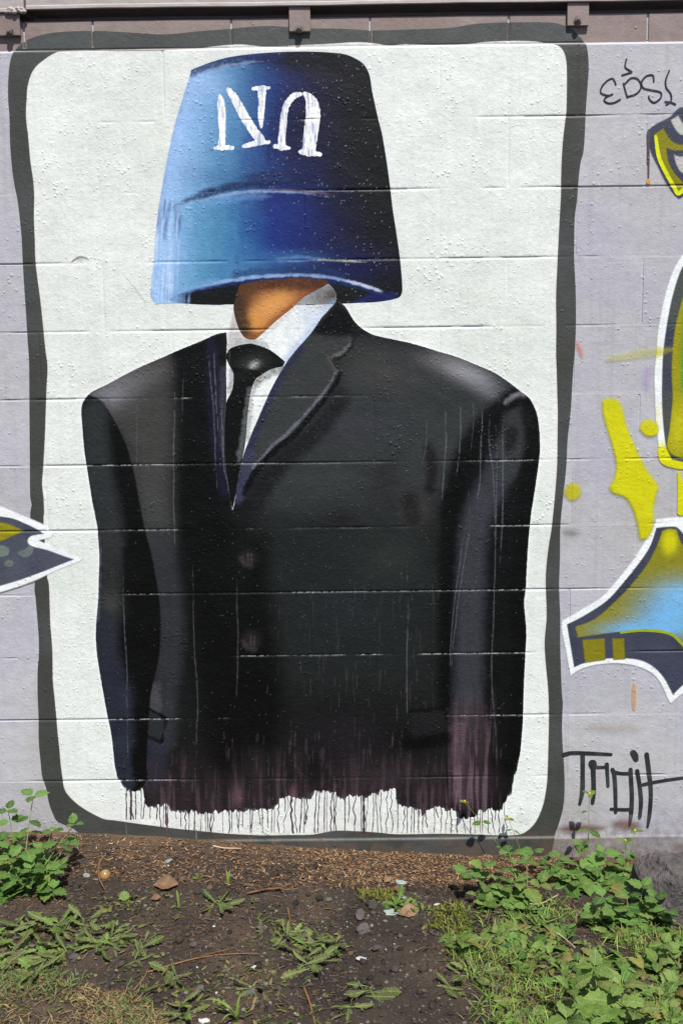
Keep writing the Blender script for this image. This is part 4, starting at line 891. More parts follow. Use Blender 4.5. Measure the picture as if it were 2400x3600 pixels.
M_SOIL = ground_mat()
def axis(a, b, st, far):
    m = list(np.arange(a, b+1e-6, st)); lo, hi, s_ = [], [], st
    x = a
    while x > -far: s_ *= 1.35; x -= s_; lo.append(x)
    s_ = st; x = b
    while x < far and b > 0.5: s_ *= 1.35; x += s_; hi.append(x)
    return np.array(lo[::-1]+m+hi)
ax = axis(-1.5, 1.5, 0.009, 400); ay = axis(-1.15, 0.05, 0.009, 400)
gX, gY = np.meshgrid(ax, ay); gZ = gheight(gX, gY); n0, n1 = gX.shape
ii = np.arange(n0*n1).reshape(n0, n1); q = np.stack([ii[:-1, :-1], ii[:-1, 1:], ii[1:, 1:], ii[1:, :-1]], -1).reshape(-1, 4)
ground = bulk_mesh('ground', np.stack([gX, gY, gZ], -1).reshape(-1, 3), q, None, M_SOIL, None, True); tag(ground, kind='structure')

def simple_mat(name, cols, rough=0.8, spec=0.2, scale=30, rnd=True, trans=0.0, bump=0.0):
    t = NT(name); p = t.pos(); f = t.noise(p, scale, 3)
    if rnd:
        oi = t.n('ShaderNodeObjectInfo'); f = t.math('ADD', t.math('MULTIPLY', f, 0.55), t.math('MULTIPLY', oi.outputs['Random'], 0.45))
    c = t.ramp(f, [(0.25+0.5*i/(len(cols)-1), lin(k)) for i, k in enumerate(cols)])
    t.setp(Base_Color=c, Roughness=rough); t.b.inputs['Specular IOR Level'].default_value = spec
    if bump: t.l(t.bump(t.noise(p, scale*4, 3), 0.8, bump), t.b.inputs['Normal'])
    if trans:
        tr = t.n('ShaderNodeBsdfTranslucent'); t.l(c, tr.inputs[0]); mx = t.n('ShaderNodeMixShader'); mx.inputs[0].default_value = trans
        t.l(t.b.outputs[0], mx.inputs[1]); t.l(tr.outputs[0], mx.inputs[2]); t.l(mx.outputs[0], t.out.inputs[0])
    return t.m
def attr_mat(name, rough=0.85, trans=0.0):
    t = NT(name); at = t.n('ShaderNodeAttribute', attribute_name='tint'); t.setp(Base_Color=at.outputs['Color'], Roughness=rough); t.b.inputs['Specular IOR Level'].default_value = 0.15
    if trans:
        tr = t.n('ShaderNodeBsdfTranslucent'); t.l(at.outputs['Color'], tr.inputs[0]); mx = t.n('ShaderNodeMixShader'); mx.inputs[0].default_value = trans
        t.l(t.b.outputs[0], mx.inputs[1]); t.l(tr.outputs[0], mx.inputs[2]); t.l(mx.outputs[0], t.out.inputs[0])
    return t.m
M_STUFF = attr_mat('dry_plant_matter'); M_GREEN = attr_mat('green_blades', 0.55, 0.25); M_STONE_BIT = attr_mat('gravel_bits', 0.8)
def add_tint(o, C):
    C = np.concatenate([C, np.ones((len(C), 1))], 1); at = o.data.attributes.new('tint', 'FLOAT_COLOR', 'POINT'); at.data.foreach_set('color', C.astype(np.float32).ravel())
def scatter(n, region, rng, dens=None):
    """random ground points in a photo region given as polygon of pixels; dens: acceptance noise"""
    P = np.array([on_ground(x, y) for x, y in region]); lo, hi = P.min(0), P.max(0); out = []
    while len(out) < n:
        q = lo+(hi-lo)*rng.random((n*2, 2)); a = P; b = np.roll(P, -1, 0); ins = np.zeros(len(q), bool)
        for (x0, y0), (x1, y1) in zip(a, b):
            c = (y0 > q[:, 1]) != (y1 > q[:, 1]); ins ^= c & (q[:, 0] < (x1-x0)*(q[:, 1]-y0)/(y1-y0+1e-12)+x0)
        if dens is not None: ins &= dens(q[:, 0], q[:, 1]) > rng.random(len(q))
        ins &= q[:, 1] < -0.012
        out += list(q[ins])
    return np.array(out[:n])
def straw(name, label, pts, rng, length, width, lift, cols, cat, mat=M_STUFF, curve=0.3):
    """many thin bent blades lying about, joined into one mesh"""
    n = len(pts); L = length[0]+(length[1]-length[0])*rng.random(n)**1.6; az = rng.random(n)*2*np.pi; el = lift[0]+(lift[1]-lift[0])*rng.random(n)
    wd = width[0]+(width[1]-width[0])*rng.random(n); z0 = gheight(pts[:, 0], pts[:, 1])+0.001+0.004*rng.random(n)
    d = np.stack([np.cos(az)*np.cos(el), np.sin(az)*np.cos(el), np.sin(el)], -1); s_ = np.stack([-np.sin(az), np.cos(az), 0.5*(rng.random(n)-0.5)], -1)*wd[:, None]*0.5
    s_[:, 2] += wd*0.3*(rng.random(n)-0.5)
    b = np.stack([pts[:, 0], pts[:, 1], z0], -1); bend = (rng.random((n, 3))-0.5)*L[:, None]*curve; bend[:, 2] = -np.abs(bend[:, 2])*np.where(el > 0.5, 1.2, 0.3)
    m = b+d*L[:, None]*0.5-bend*0.3; e = b+d*L[:, None]+bend
    e[:, 2] = np.maximum(e[:, 2], z0-0.002); e[:, 1] = np.minimum(e[:, 1], -0.010); m[:, 1] = np.minimum(m[:, 1], -0.010)
    V = np.stack([b-s_*0.8, b+s_*0.8, m+s_, m-s_, e+s_*0.25, e-s_*0.25], 1).reshape(-1, 3); k = 6*np.arange(n)[:, None]
    Q = np.concatenate([k+np.array([0, 1, 2, 3]), k+np.array([3, 2, 4, 5])])
    o = bulk_mesh(name, V, Q, None, mat, None, False); cc = np.array([lin(c) for c in cols]); pick = cc[rng.integers(0, len(cc), n)]*(0.7+0.6*rng.random((n, 1)))
    add_tint(o, np.repeat(pick, 6, 0)); tag(o, label, cat, kind='stuff'); return o
R2 = np.random.default_rng(21)
def nz_d(seed, sc, lo, hi): return lambda x, y: np.clip((fbm2(x*sc+50, y*sc+50, seed, 3)-lo)/(hi-lo), 0, 1)
BROWN = [(112, 86, 62), (136, 106, 78), (90, 68, 52), (158, 130, 98), (78, 62, 52)]
straw('dry_litter', 'brown strip of dry stalks and rotted leaf litter along the wall foot', np.concatenate([scatter(7500, [(-150,2925),(2500,2990),(2500,3070),(1300,3110),(700,3120),(-150,3080)], R2, nz_d(501, 5, 0.15, 0.6)), scatter(4200, [(1050,2960),(2300,2990),(2300,3060),(1050,3090)], R2)]), R2, (0.004, 0.019), (0.0014, 0.0040), (0.0, 0.35), BROWN, 'leaf litter', curve=0.12)
straw('dry_litter', 'scattered dry stalks and root fibres on the bare soil', scatter(6500, [(-200,3060),(2600,3060),(2700,3640),(-300,3640)], R2, nz_d(505, 4, 0.3, 0.65)), R2, (0.005, 0.032), (0.0009, 0.0024), (0.0, 0.2), [(92, 76, 64), (112, 94, 78), (74, 60, 53), (100, 76, 62)], 'leaf litter', curve=0.12)
straw('dry_grass', 'straw coloured withered grass patch on the soil', scatter(4200, [(-300,3440),(150,3430),(480,3480),(620,3600),(640,3700),(-300,3700)], R2, nz_d(511, 5, 0.2, 0.55)), R2, (0.010, 0.034), (0.0012, 0.0026), (0.0, 0.5), [(132, 114, 82), (112, 94, 66), (146, 128, 92), (96, 82, 58)], 'grass', curve=0.2)
GRN = [(88, 106, 62), (102, 120, 70), (76, 94, 54), (114, 126, 82)]
straw('green_grass', 'short green grass tufts among the withered grass', scatter(1900, [(-300,3420),(200,3400),(480,3440),(560,3600),(600,3700),(-300,3700)], R2, nz_d(521, 7, 0.35, 0.6)), R2, (0.012, 0.036), (0.0015, 0.0032), (0.1, 0.9), GRN, 'grass', M_GREEN)
straw('green_grass', 'fresh green grass blades under the leafy weeds beside the rock', scatter(3000, [(1560,3180),(1850,3150),(2500,3200),(2700,3700),(1500,3700),(1700,3480),(1560,3330)], R2, nz_d(531, 6, 0.3, 0.6)), R2, (0.015, 0.055), (0.0016, 0.0036), (0.15, 1.1), [(98, 128, 54), (120, 150, 66), (86, 108, 48), (140, 160, 84), (128, 112, 80)], 'grass', M_GREEN)
def gravel(name, label, n, region, rng, size, cols):
    ico = [(0, 0, 1), (.894, 0, .447), (.276, .851, .447), (-.724, .526, .447), (-.724, -.526, .447), (.276, -.851, .447), (.724, .526, -.447), (-.276, .851, -.447), (-.894, 0, -.447), (-.276, -.851, -.447), (.724, -.526, -.447), (0, 0, -1)]
    fc = [(0,1,2),(0,2,3),(0,3,4),(0,4,5),(0,5,1),(1,6,2),(2,7,3),(3,8,4),(4,9,5),(5,10,1),(6,7,2),(7,8,3),(8,9,4),(9,10,5),(10,6,1),(11,7,6),(11,8,7),(11,9,8),(11,10,9),(11,6,10)]
    pts = scatter(n, region, rng); sz = size[0]+(size[1]-size[0])*rng.random(n)**3
    u = np.array(ico)[None]*(0.65+0.7*rng.random((n, 12, 1)))*(sz[:, None, None]*np.array([1, 1, 0.6])*(0.7+0.6*rng.random((n, 1, 3))))
    V = u+np.stack([pts[:, 0], pts[:, 1], gheight(pts[:, 0], pts[:, 1])+sz*0.15], -1)[:, None]
    T = (12*np.arange(n)[:, None, None]+np.array(fc)[None]).reshape(-1, 3); o = bulk_mesh(name, V.reshape(-1, 3), None, T, M_STONE_BIT)
    cc = np.array([lin(c) for c in cols]); pk = cc[rng.integers(0, len(cc), n)]*(0.7+0.5*rng.random((n, 1))); add_tint(o, np.repeat(pk, 12, 0)); return tag(o, label, 'gravel', kind='stuff')
gravel('gravel', 'fine grey grit and stone chips strewn over the dark soil', 6500, [(-300,2970),(2700,3010),(2800,3660),(-300,3660)], R2, (0.0012, 0.0065), [(70, 65, 62), (86, 81, 78), (58, 52, 49), (100, 95, 90), (112, 110, 108), (78, 64, 55)])
gravel('soil_crumbs', 'dark brown clods and crumbs of loose soil', 2600, [(-300,3000),(2700,3030),(2800,3660),(-300,3660)], R2, (0.003, 0.012), [(58, 51, 46), (70, 61, 54), (48, 43, 40), (84, 70, 59)])
gravel('gravel', 'pale glass and plaster crumbs scattered on the soil', 80, [(200,3030),(1800,3040),(1900,3640),(200,3640)], R2, (0.0014, 0.0042), [(176, 180, 178), (160, 166, 166), (140, 146, 148)])

# ------------------------------------------------------------------ small things lying about
def lump(name, seed, sx, sy, sz, mat, n=(14, 9), rough=0.18, sharp=0.0):
    r = np.random.default_rng(seed); a, b = n; V, Fc = [], []
    for j in range(b+1):
        ph = -math.pi/2+math.pi*j/b
        for i in range(a):
            th = 2*math.pi*i/a; d = np.array([math.cos(ph)*math.cos(th), math.cos(ph)*math.sin(th), math.sin(ph)])
            k = 1+rough*2*(fbm2(np.array([d[0]*2.2+9+seed]), np.array([d[1]*2.2+d[2]*1.7+9]), 600+seed, 3)[0]-0.5)+sharp*(r.random()-0.5)
            V.append((d[0]*sx*k, d[1]*sy*k, d[2]*sz*k))
    for j in range(b):
        for i in range(a): Fc.append((j*a+i, j*a+(i+1) % a, (j+1)*a+(i+1) % a, (j+1)*a+i))
    me = bpy.data.meshes.new(name); me.from_pydata(V, [], Fc); me.update(); me.materials.append(mat)
    return me
def place(name, me, px, py, lift, rot=(0, 0, 0), smooth=False):
    x, y = on_ground(px, py, -0.025); o = bpy.data.objects.new(name, me); COL.objects.link(o)
    z = float(gheight(x, y)); g2 = on_ground(px, py, z); o.location = (g2[0], g2[1], float(gheight(g2[0], g2[1]))+lift); o.rotation_euler = rot
    if smooth: me.polygons.foreach_set('use_smooth', [True]*len(me.polygons))
    return o
M_BALL = simple_mat('varnished_ball', [(128, 100, 62), (150, 120, 78), (118, 88, 52)], 0.22, 0.5, 60, False)
b_ = place('wooden_ball', lump('wooden_ball', 1, 0.017, 0.017, 0.0165, M_BALL, (20, 14), 0.02), 370, 3082, 0.014, smooth=True); tag(b_, 'small round tan ball lying on the soil near the wall', 'ball')
M_ROCK = simple_mat('dark_rock', [(54, 52, 53), (74, 70, 71), (92, 86, 85), (64, 59, 58)], 0.85, 0.25, 18, False, bump=0.02)
def rock():
    rr = np.random.default_rng(14); a, b = 72, 48; V, Fc = [], []
    N = [(-1, 0.05, 0.12, .13), (0.15, -0.1, 1, .115), (-0.05, -1, 0.25, .085), (1, 0, 0, .2), (-0.75, -0.5, 0.55, .118), (-0.5, -0.8, -0.1, .112), (0.35, -0.85, 0.5, .11), (0, 1, 0, .09), (0, 0, -1, .12), (-0.55, -0.2, 0.85, .128), (0.1, -0.7, 0.75, .112), (-0.85, -0.5, -0.15, .122)]
    N = [(np.array(n[:3])/np.linalg.norm(n[:3]), n[3]) for n in N]
    for j in range(b+1):
        ph = -math.pi/2+math.pi*j/b
        for i in range(a):
            th = 2*math.pi*i/a; d = np.array([math.cos(ph)*math.cos(th), math.cos(ph)*math.sin(th), math.sin(ph)])
            r = min(h/max(n@d, 1e-3) for n, h in N); q = d*r                # faces of the broken rock
            st_ = q[2]*1.0+q[0]*0.5
            k = 1+0.16*(fbm2(np.array([q[0]*16+20]), np.array([q[2]*16+q[1]*9+20]), 640, 4)[0]-0.5)+0.05*(vnoise2(np.array([st_*70+30]), np.array([q[1]*12+7]), 655)[0]-0.5)
            V.append(tuple(q*k))
    for j in range(b):
        for i in range(a): Fc.append((j*a+i, j*a+(i+1) % a, (j+1)*a+(i+1) % a, (j+1)*a+i))
    me = bpy.data.meshes.new('rock'); me.from_pydata(V, [], Fc); me.update(); me.materials.append(M_ROCK); return me
o = place('rock', rock(), 2405, 3205, 0.012, (0.0, 0.0, 0.1)); tag(o, 'large dark grey angular rock standing against the wall foot', 'rock')
M_PALE = simple_mat('pale_shard', [(116, 130, 124), (148, 160, 154), (104, 114, 110)], 0.35, 0.5, 60)
M_WHITE = simple_mat('white_paper', [(170, 172, 170), (188, 188, 186)], 0.7, 0.3, 60)
M_GREYST = simple_mat('grey_stone', [(62, 58, 57), (84, 79, 77), (100, 93, 90)], 0.9, 0.2, 50, bump=0.004)
for px, py, s_, lb, m, nm, cat in [(1410,3106,0.020,'flat pale green glass shard beside a dry leaf',M_PALE,'glass_shard','shard'), (1375,3210,0.026,'long pale green glass shard below a small weed',M_PALE,'glass_shard','shard'), (1418,3158,0.012,'small pale glass chip between two larger shards',M_PALE,'glass_shard','shard'),
        (1270,3374,0.015,'crumpled white paper scrap on the open soil',M_WHITE,'paper_scrap','paper'), (1533,3178,0.010,'tiny white paper scrap beside the leafy weeds',M_WHITE,'paper_scrap','paper'), (890,3408,0.008,'tiny white plaster bit by a long thin twig',M_WHITE,'plaster_bit','plaster'), (720,3592,0.013,'white crumpled scrap at the foot of a grass tuft',M_WHITE,'paper_scrap','paper'),
        (592,3025,0.014,'pale stone chip lying close to the wall litter',M_PALE,'stone_chip','stone'), (305,3078,0.014,'pale stone chip between leafy plant and tan ball',M_PALE,'stone_chip','stone')]:
    o = place(nm, lump(nm, int(px) % 97, s_, s_*0.6, s_*0.16, m, (8, 5), 0.5, 0.5), px, py, 0.004, (random.uniform(-.2, .2), random.uniform(-.2, .2), random.uniform(0, 3))); tag(o, lb, cat)
for px, py, s_ in [(1310,3186,0.018), (1265,3226,0.020), (1276,3272,0.022), (918,3268,0.017), (1070,3282,0.020), (880,3490,0.018), (1330,3336,0.019), (262,3368,0.016), (680,3330,0.013), (1155,3172,0.014), (700,3482,0.016), (1750,3468,0.015)]:
    o = place('stone', lump('stone', int(px+py) % 89, s_, s_*0.75, s_*0.45, M_GREYST, (9, 5), 0.35, 0.3), px, py, s_*0.15, (random.uniform(-.3, .3), random.uniform(-.3, .3), random.uniform(0, 3))); tag(o, 'small grey brown stone half sunk in the soil', 'stone', 'loose stones on the soil')
M_TWIG = simple_mat('dry_twig', [(104, 76, 54), (134, 100, 70), (92, 66, 50)], 0.85, 0.2, 60); M_TWIG2 = simple_mat('bleached_twig', [(170, 146, 124), (196, 176, 152)], 0.8, 0.2, 60)
def tube(pts, rad, sides=5):
    V, Fc = [], []; n = len(pts)
    for i in range(n):
        d = (pts[min(i+1, n-1)]-pts[max(i-1, 0)]).normalized(); u = d.orthogonal().normalized(); v = d.cross(u)
        for k in range(sides):
            a = 2*math.pi*k/sides; V.append(pts[i]+(u*math.cos(a)+v*math.sin(a))*rad[i])
    for i in range(n-1):
        for k in range(sides): Fc.append((i*sides+k, i*sides+(k+1) % sides, (i+1)*sides+(k+1) % sides, (i+1)*sides+k))
    Fc.append(tuple(range(sides))[::-1]); Fc.append(tuple((n-1)*sides+k for k in range(sides))); return V, Fc
def twig(px, r0, label, mat, lift=0.004, branch=None):
    def path(pp, l0, l1):
        out = []
        for i, (x, y) in enumerate(pp):
            g_ = on_ground(x, y, -0.02); z = float(gheight(*g_)); g_ = on_ground(x, y, z+0.004); z = float(gheight(*g_))
            out.append(Vector((g_[0], min(g_[1], -0.015), z+r0*0.7+(l0+(l1-l0)*i/(len(pp)-1))+random.uniform(0, 0.002))))
        sm = smooth_open(np.array([list(v) for v in out]), 4); return [Vector(v) for v in sm]
    P = path(px, 0.001, lift); V, Fc = tube(P, [r0*(1-0.6*i/len(P)) for i in range(len(P))])
    o = meshobj('twig', V, Fc, mat, None, True); tag(o, label, 'twig')
    if branch:
        P = path(branch, lift*0.6, lift); V, Fc = tube(P, [r0*0.6*(1-0.6*i/len(P)) for i in range(len(P))]); meshobj('side_shoot', V, Fc, mat, o, True)
    return o
twig([(372,2985),(350,3030),(350,3090),(370,3140)], 0.0032, 'curved brown twig leaning past the tan ball', M_TWIG, 0.012)
twig([(866,3146),(930,3140),(990,3136),(1038,3116)], 0.0036, 'orange brown forked twig lying on bare soil', M_TWIG, 0.016, [(985,3138),(1010,3146),(1050,3142)])
twig([(520,3424),(620,3394),(700,3364),(800,3358),(910,3356)], 0.0024, 'long thin brown twig between two low weeds', M_TWIG, 0.006, [(700,3364),(760,3350),(820,3340)])
twig([(1010,3190),(1018,3230),(1016,3262)], 0.0030, 'short upright brown twig above a weed rosette', M_TWIG, 0.01, [(1018,3215),(1030,3230)])
twig([(1068,3476),(1090,3530),(1106,3600),(1115,3660)], 0.0034, 'thick brown twig pointing out from under the low weed', M_TWIG, 0.006)
twig([(748,2970),(790,2984),(850,2992)], 0.0034, 'bleached pale twig against the mural border foot', M_TWIG2, 0.008)
twig([(1296,3072),(1340,3072),(1376,3068)], 0.0030, 'short reddish twig in the litter strip', M_TWIG, 0.004)
twig([(1960,3140),(1900,3200),(1860,3240)], 0.0022, 'pale dry stem crossing the leafy weeds', M_TWIG2, 0.05)
twig([(1930,3275),(1975,3310),(2020,3370)], 0.0026, 'pale bent stem on the grass below the leafy weeds', M_TWIG2, 0.03)
twig([(470,3480),(510,3440),(520,3420)], 0.0026, 'short dry twig beside the withered grass', M_TWIG, 0.005)

# ------------------------------------------------------------------ plants
def leaf_mesh(name, mat, n=8, half=0.30, serr=0.16, lobes=0.0, fold=0.25, droop=0.30, peak=0.42, seed=0, petiole=0.12):
    r = random.Random(seed); V, Fc = [], []
    for i in range(n+1):
        t = i/n; a = (t-petiole)/(1-petiole)
        if a <= 0: w_ = 0.012
        else:
            w_ = half*(math.sin(math.pi*a**(math.log(0.5)/math.log(peak)))**0.85 if a < 1 else 0.0)
            w_ *= (1+serr*(1 if i % 2 else -1)) * (1-lobes*(0.75 if i % 2 else 0.0))
        w_ = max(w_, 0.006); zc = -droop*t*t+0.05*math.sin(t*5+seed); wl, wr = w_*r.uniform(.9, 1.1), w_*r.uniform(.9, 1.1); k = serr*0.12
        V += [(t, 0, zc), (t+k*(i % 2), wl, zc+fold*wl-0.25*wl*wl), (t+k*(i % 2), -wr, zc+fold*wr-0.25*wr*wr)]
    for i in range(n):
        a = 3*i; Fc += [(a, a+3, a+4, a+1), (a+2, a+5, a+3, a)]
    me = bpy.data.meshes.new(name); me.from_pydata(V, [], Fc); me.update(); me.materials.append(mat); me.polygons.foreach_set('use_smooth', [True]*len(me.polygons)); return me
def leaf_mat(name, cols, rough=0.45):
    t = NT(name); tc = t.n('ShaderNodeTexCoord'); sx = t.n('ShaderNodeSeparateXYZ'); t.l(tc.outputs['Object'], sx.inputs[0])
    oi = t.n('ShaderNodeObjectInfo'); f = t.math('ADD', t.math('MULTIPLY', oi.outputs['Random'], 0.6), t.math('MULTIPLY', t.noise(tc.outputs['Object'], 3.0, 3), 0.4))
    c = t.ramp(f, [(0.15+0.7*i/(len(cols)-1), lin(k)) for i, k in enumerate(cols)])
    ay_ = t.math('ABSOLUTE', sx.outputs[1]); rib = t.math('LESS_THAN', ay_, 0.014)
    side = t.math('FRACT', t.math('MULTIPLY', t.math('SUBTRACT', sx.outputs[0], t.math('MULTIPLY', ay_, 0.8)), 8.0)); vein = t.math('LESS_THAN', side, 0.13)
    c = t.mix(t.math('MAXIMUM', t.math('MULTIPLY', rib, 0.6), t.math('MULTIPLY', vein, 0.25)), c, lin((150, 176, 108)))
    t.setp(Base_Color=c, Roughness=rough); t.b.inputs['Specular IOR Level'].default_value = 0.35
    t.l(t.bump(t.math('ADD', t.noise(tc.outputs['Object'], 14, 2), t.math('MULTIPLY', side, 0.5)), 0.5, 0.03), t.b.inputs['Normal'])
    tr = t.n('ShaderNodeBsdfTranslucent'); t.l(t.mix(0.5, c, lin((128, 156, 32))), tr.inputs[0]); mx = t.n('ShaderNodeMixShader'); mx.inputs[0].default_value = 0.24
    t.l(t.b.outputs[0], mx.inputs[1]); t.l(tr.outputs[0], mx.inputs[2]); t.l(mx.outputs[0], t.out.inputs[0]); return t.m
L_BUSH = leaf_mat('nettle_leaf', [(48, 78, 36), (80, 118, 52), (108, 144, 68), (80, 114, 54), (126, 142, 70)])
L_PALE = leaf_mat('weed_leaf', [(76, 104, 46), (106, 134, 60), (124, 148, 76), (96, 120, 58), (134, 138, 76)])
L_DULL = leaf_mat('trodden_leaf', [(76, 88, 50), (100, 110, 62), (116, 120, 74), (84, 92, 56), (108, 98, 64)], 0.6)
M_STEM = simple_mat('green_stem', [(92, 116, 56), (118, 132, 72), (108, 92, 66)], 0.6, 0.3, 40)
OV = [leaf_mesh('leaf', L_BUSH, 9, 0.34, 0.13, 0, 0.20, d, 0.40, i) for i, d in enumerate((0.18, 0.32, 0.48))]
OVP = [leaf_mesh('leaf', L_PALE, 9, 0.32, 0.13, 0, 0.22, d, 0.42, i+5) for i, d in enumerate((0.15, 0.30, 0.45))]
LB = [leaf_mesh('leaf', L_PALE, 12, 0.20, 0.10, 0.75, 0.15, d, 0.62, i+9) for i, d in enumerate((0.05, 0.18, 0.3))]
LD = [leaf_mesh('leaf', L_DULL, 12, h, 0.10, lo, 0.12, d, 0.60, i+13) for i, (d, h, lo) in enumerate(((0.03, 0.19, 0.70), (0.14, 0.13, 0.45), (0.28, 0.22, 0.55), (0.4, 0.15, 0.8)))]
L_YEL = leaf_mat('yellowing_leaf', [(120, 122, 58), (142, 134, 70), (106, 112, 54), (132, 110, 64)], 0.6)
OVY = [leaf_mesh('leaf', L_YEL, 8, 0.26, 0.2, 0.15, 0.3, d, 0.45, i+31) for i, d in enumerate((0.3, 0.55))]
def at_depth(px, py, Y):
    d = ray(px, py); s_ = (Y+CD)/d[1]; return Vector((CX+s_*d[0], Y, CZ+s_*d[2]))
def put_leaf(parent, me, pos, direction, length, roll=0.0, wide=1.0):
    x = Vector(direction).normalized(); up = Vector((0, -0.25, 1)) if abs(x.z) < 0.95 else Vector((0, -1, 0.2))
    y = up.cross(x).normalized(); z = x.cross(y); q = Matrix.Rotation(roll, 3, x); y, z = q @ y, q @ z
    o = bpy.data.objects.new('leaf', me); COL.objects.link(o); o.parent = parent
    L = length; m = Matrix(((x.x*L, y.x*L*wide, z.x*L, pos.x), (x.y*L, y.y*L*wide, z.y*L, pos.y), (x.z*L, y.z*L*wide, z.z*L, pos.z), (0, 0, 0, 1)))
    o.matrix_local = m; return o
def ground_root(px, py):
    g_ = on_ground(px, py, -0.03); z = float(gheight(*g_)); g_ = on_ground(px, py, z); return Vector((g_[0], g_[1], float(gheight(*g_))))
def leafy_plant(name, label, root, tips, leaves, size, gap, rng, r0=0.0028, group=None, sag=0.2, cat='plant'):
    R0 = ground_root(*root); e = empty(name, R0); tag(e, label, cat, group)
    for (tx, ty, dY) in tips:
        T = at_depth(tx, ty, min(R0.y+dY, -0.035))-R0; gt = float(gheight(R0.x+T.x, R0.y+T.y))-R0.z; T.z = max(T.z, gt+0.015)
        b = Vector((rng.uniform(-.02, .02)+T.x*0.15, rng.uniform(-.015, .015), -0.01)); c = b.lerp(T, 0.55)+Vector((0, 0, 0.22*T.length))*sag*2; P = []
        n = max(4, int(T.length/0.02))
        for i in range(n+1): t = i/n; P.append(b*(1-t)**2+c*2*t*(1-t)+T*t*t)
        V, Fc = tube(P, [r0*(1-0.65*i/n) for i in range(n+1)], 5); meshobj('stem', V, Fc, M_STEM, e, True)
        dist = 0.0; side = rng.uniform(0, 6.28); L = sum((P[i+1]-P[i]).length for i in range(n)); nxt = L*0.28 if L > 0.08 else 0.01
        for i in range(n):
            dist += (P[i+1]-P[i]).length
            if dist >= nxt:
                f = dist/L; nxt += gap*rng.uniform(0.75, 1.25); side += 1.57+rng.uniform(-.4, .4); sz = size*(0.7+0.5*math.sin(math.pi*min(f*0.9+0.1, 1)))*rng.uniform(0.5, 1.25)
                for k in (0, math.pi):
                    a = side+k; d = Vector((math.cos(a), math.sin(a)*0.9-0.15, rng.uniform(0.0, 0.55)))
                    if R0.y+P[i].y+d.y*sz > -0.02: d.y = -abs(d.y)*0.6
                    put_leaf(e, rng.choice(leaves if rng.random() > 0.07 or f > 0.6 else OVY), P[i], d, sz, rng.uniform(-.6, .6), rng.uniform(0.7, 1.15))
        for k in range(3):
            a = side+k*2.1; put_leaf(e, rng.choice(leaves), P[-1], (math.cos(a), math.sin(a)-0.2, rng.uniform(0.3, 0.9)), size*rng.uniform(0.55, 0.85), rng.uniform(-.3, .3))
    return e
r_ = random.Random(12)
leafy_plant('leafy_weed', 'dense bushy green nettle-like weed growing against the wall left of the tan ball', (90, 3140), [(30,2850,.12),(118,2800,.14),(70,2940,.08),(-60,2870,.12),(185,2925,.12),(250,2965,.1),(150,2985,.04),(40,3020,.0),(215,3045,.02),(110,3060,-.03),(-20,3080,-.02),(190,3130,-.02),(0,2960,.05),(-110,2990,.05),(262,2900,.1)], OV, 0.058, 0.050, r_)
leafy_plant('leafy_weed', 'broad leaved weed sprawling over the litter beside the mural border corner', (1830, 3180), [(1640,3075,.05),(1700,3050,.06),(1790,3000,.10),(1680,3150,.0),(1850,3030,.06),(1710,3215,-.03),(1900,3110,.02),(1850,3220,-.04),(1770,3120,.02)], OV+OVP, 0.060, 0.034, r_)
leafy_plant('leafy_weed', 'thick green weed clump below the black scrawled tag', (2050, 3130), [(1880,3000,.08),(1960,3015,.08),(2040,2975,.09),(2120,3000,.09),(2185,3050,.07),(2080,3065,.04),(1990,3080,.03),(2230,3085,.05),(2010,3150,.0),(2110,3130,.0),(1930,3060,.03),(2150,3090,.03)], OV+OVP[:1], 0.060, 0.034, r_)
leafy_plant('leafy_weed', 'upright serrated weed in front of the dark rock', (2190, 3250), [(2260,3120,.03),(2335,3205,.0),(2205,3150,.03),(2150,3200,.0),(2245,3245,-.02),(2120,3160,.03),(2300,3160,.02),(2080,3220,.0)], OV, 0.066, 0.036, r_)
leafy_plant('leafy_weed', 'large leaved young weed standing out of the low green ground cover', (2110, 3640), [(2085,3405,.1),(2005,3480,.05),(2180,3470,.06),(2060,3560,.02),(2165,3560,.02),(1990,3590,.0),(2230,3560,.02),(2120,3500,.08)], OVP, 0.072, 0.05, r_)
leafy_plant('leafy_weed', 'pale green weed growing at the near foot of the rock', (2390, 3420), [(2330,3320,.03),(2385,3345,.04),(2430,3390,.0),(2310,3390,.0),(2460,3320,.05),(2520,3380,.03)], OVP, 0.055, 0.045, r_)
leafy_plant('sprig', 'tall thin upright sprig reaching up over the black scrawled tag', (2072, 3070), [(2070,2795,.04)], OV, 0.034, 0.07, r_, 0.0016)
leafy_plant('sprig', 'thin slanting sprig with yellow buds reaching over the mural drips', (1850, 3030), [(1632,2822,.05),(1785,2880,.06)], OV, 0.024, 0.10, r_, 0.0013)
leafy_plant('sprig', 'short sprig with leaves close to the wall beside the rock', (2215, 3080), [(2228,2925,.05),(2195,2960,.03)], OV, 0.034, 0.05, r_, 0.0016)
M_BUD = simple_mat('yellow_bud', [(206, 168, 30), (222, 186, 50)], 0.6, 0.3, 60)
for nm in ('sprig', 'sprig.001', 'sprig.002'):
    e = bpy.data.objects[nm]; st = [c for c in e.children if c.name.startswith('stem')]
    for s_ in st:
        top = Vector(s_.data.vertices[len(s_.data.vertices)-1].co); me = lump('bud', 5, 0.0034, 0.0034, 0.0046, M_BUD, (8, 6), 0.1); o = bpy.data.objects.new('bud', me); COL.objects.link(o); o.parent = e; o.location = top+Vector((0, -0.003, 0.006))
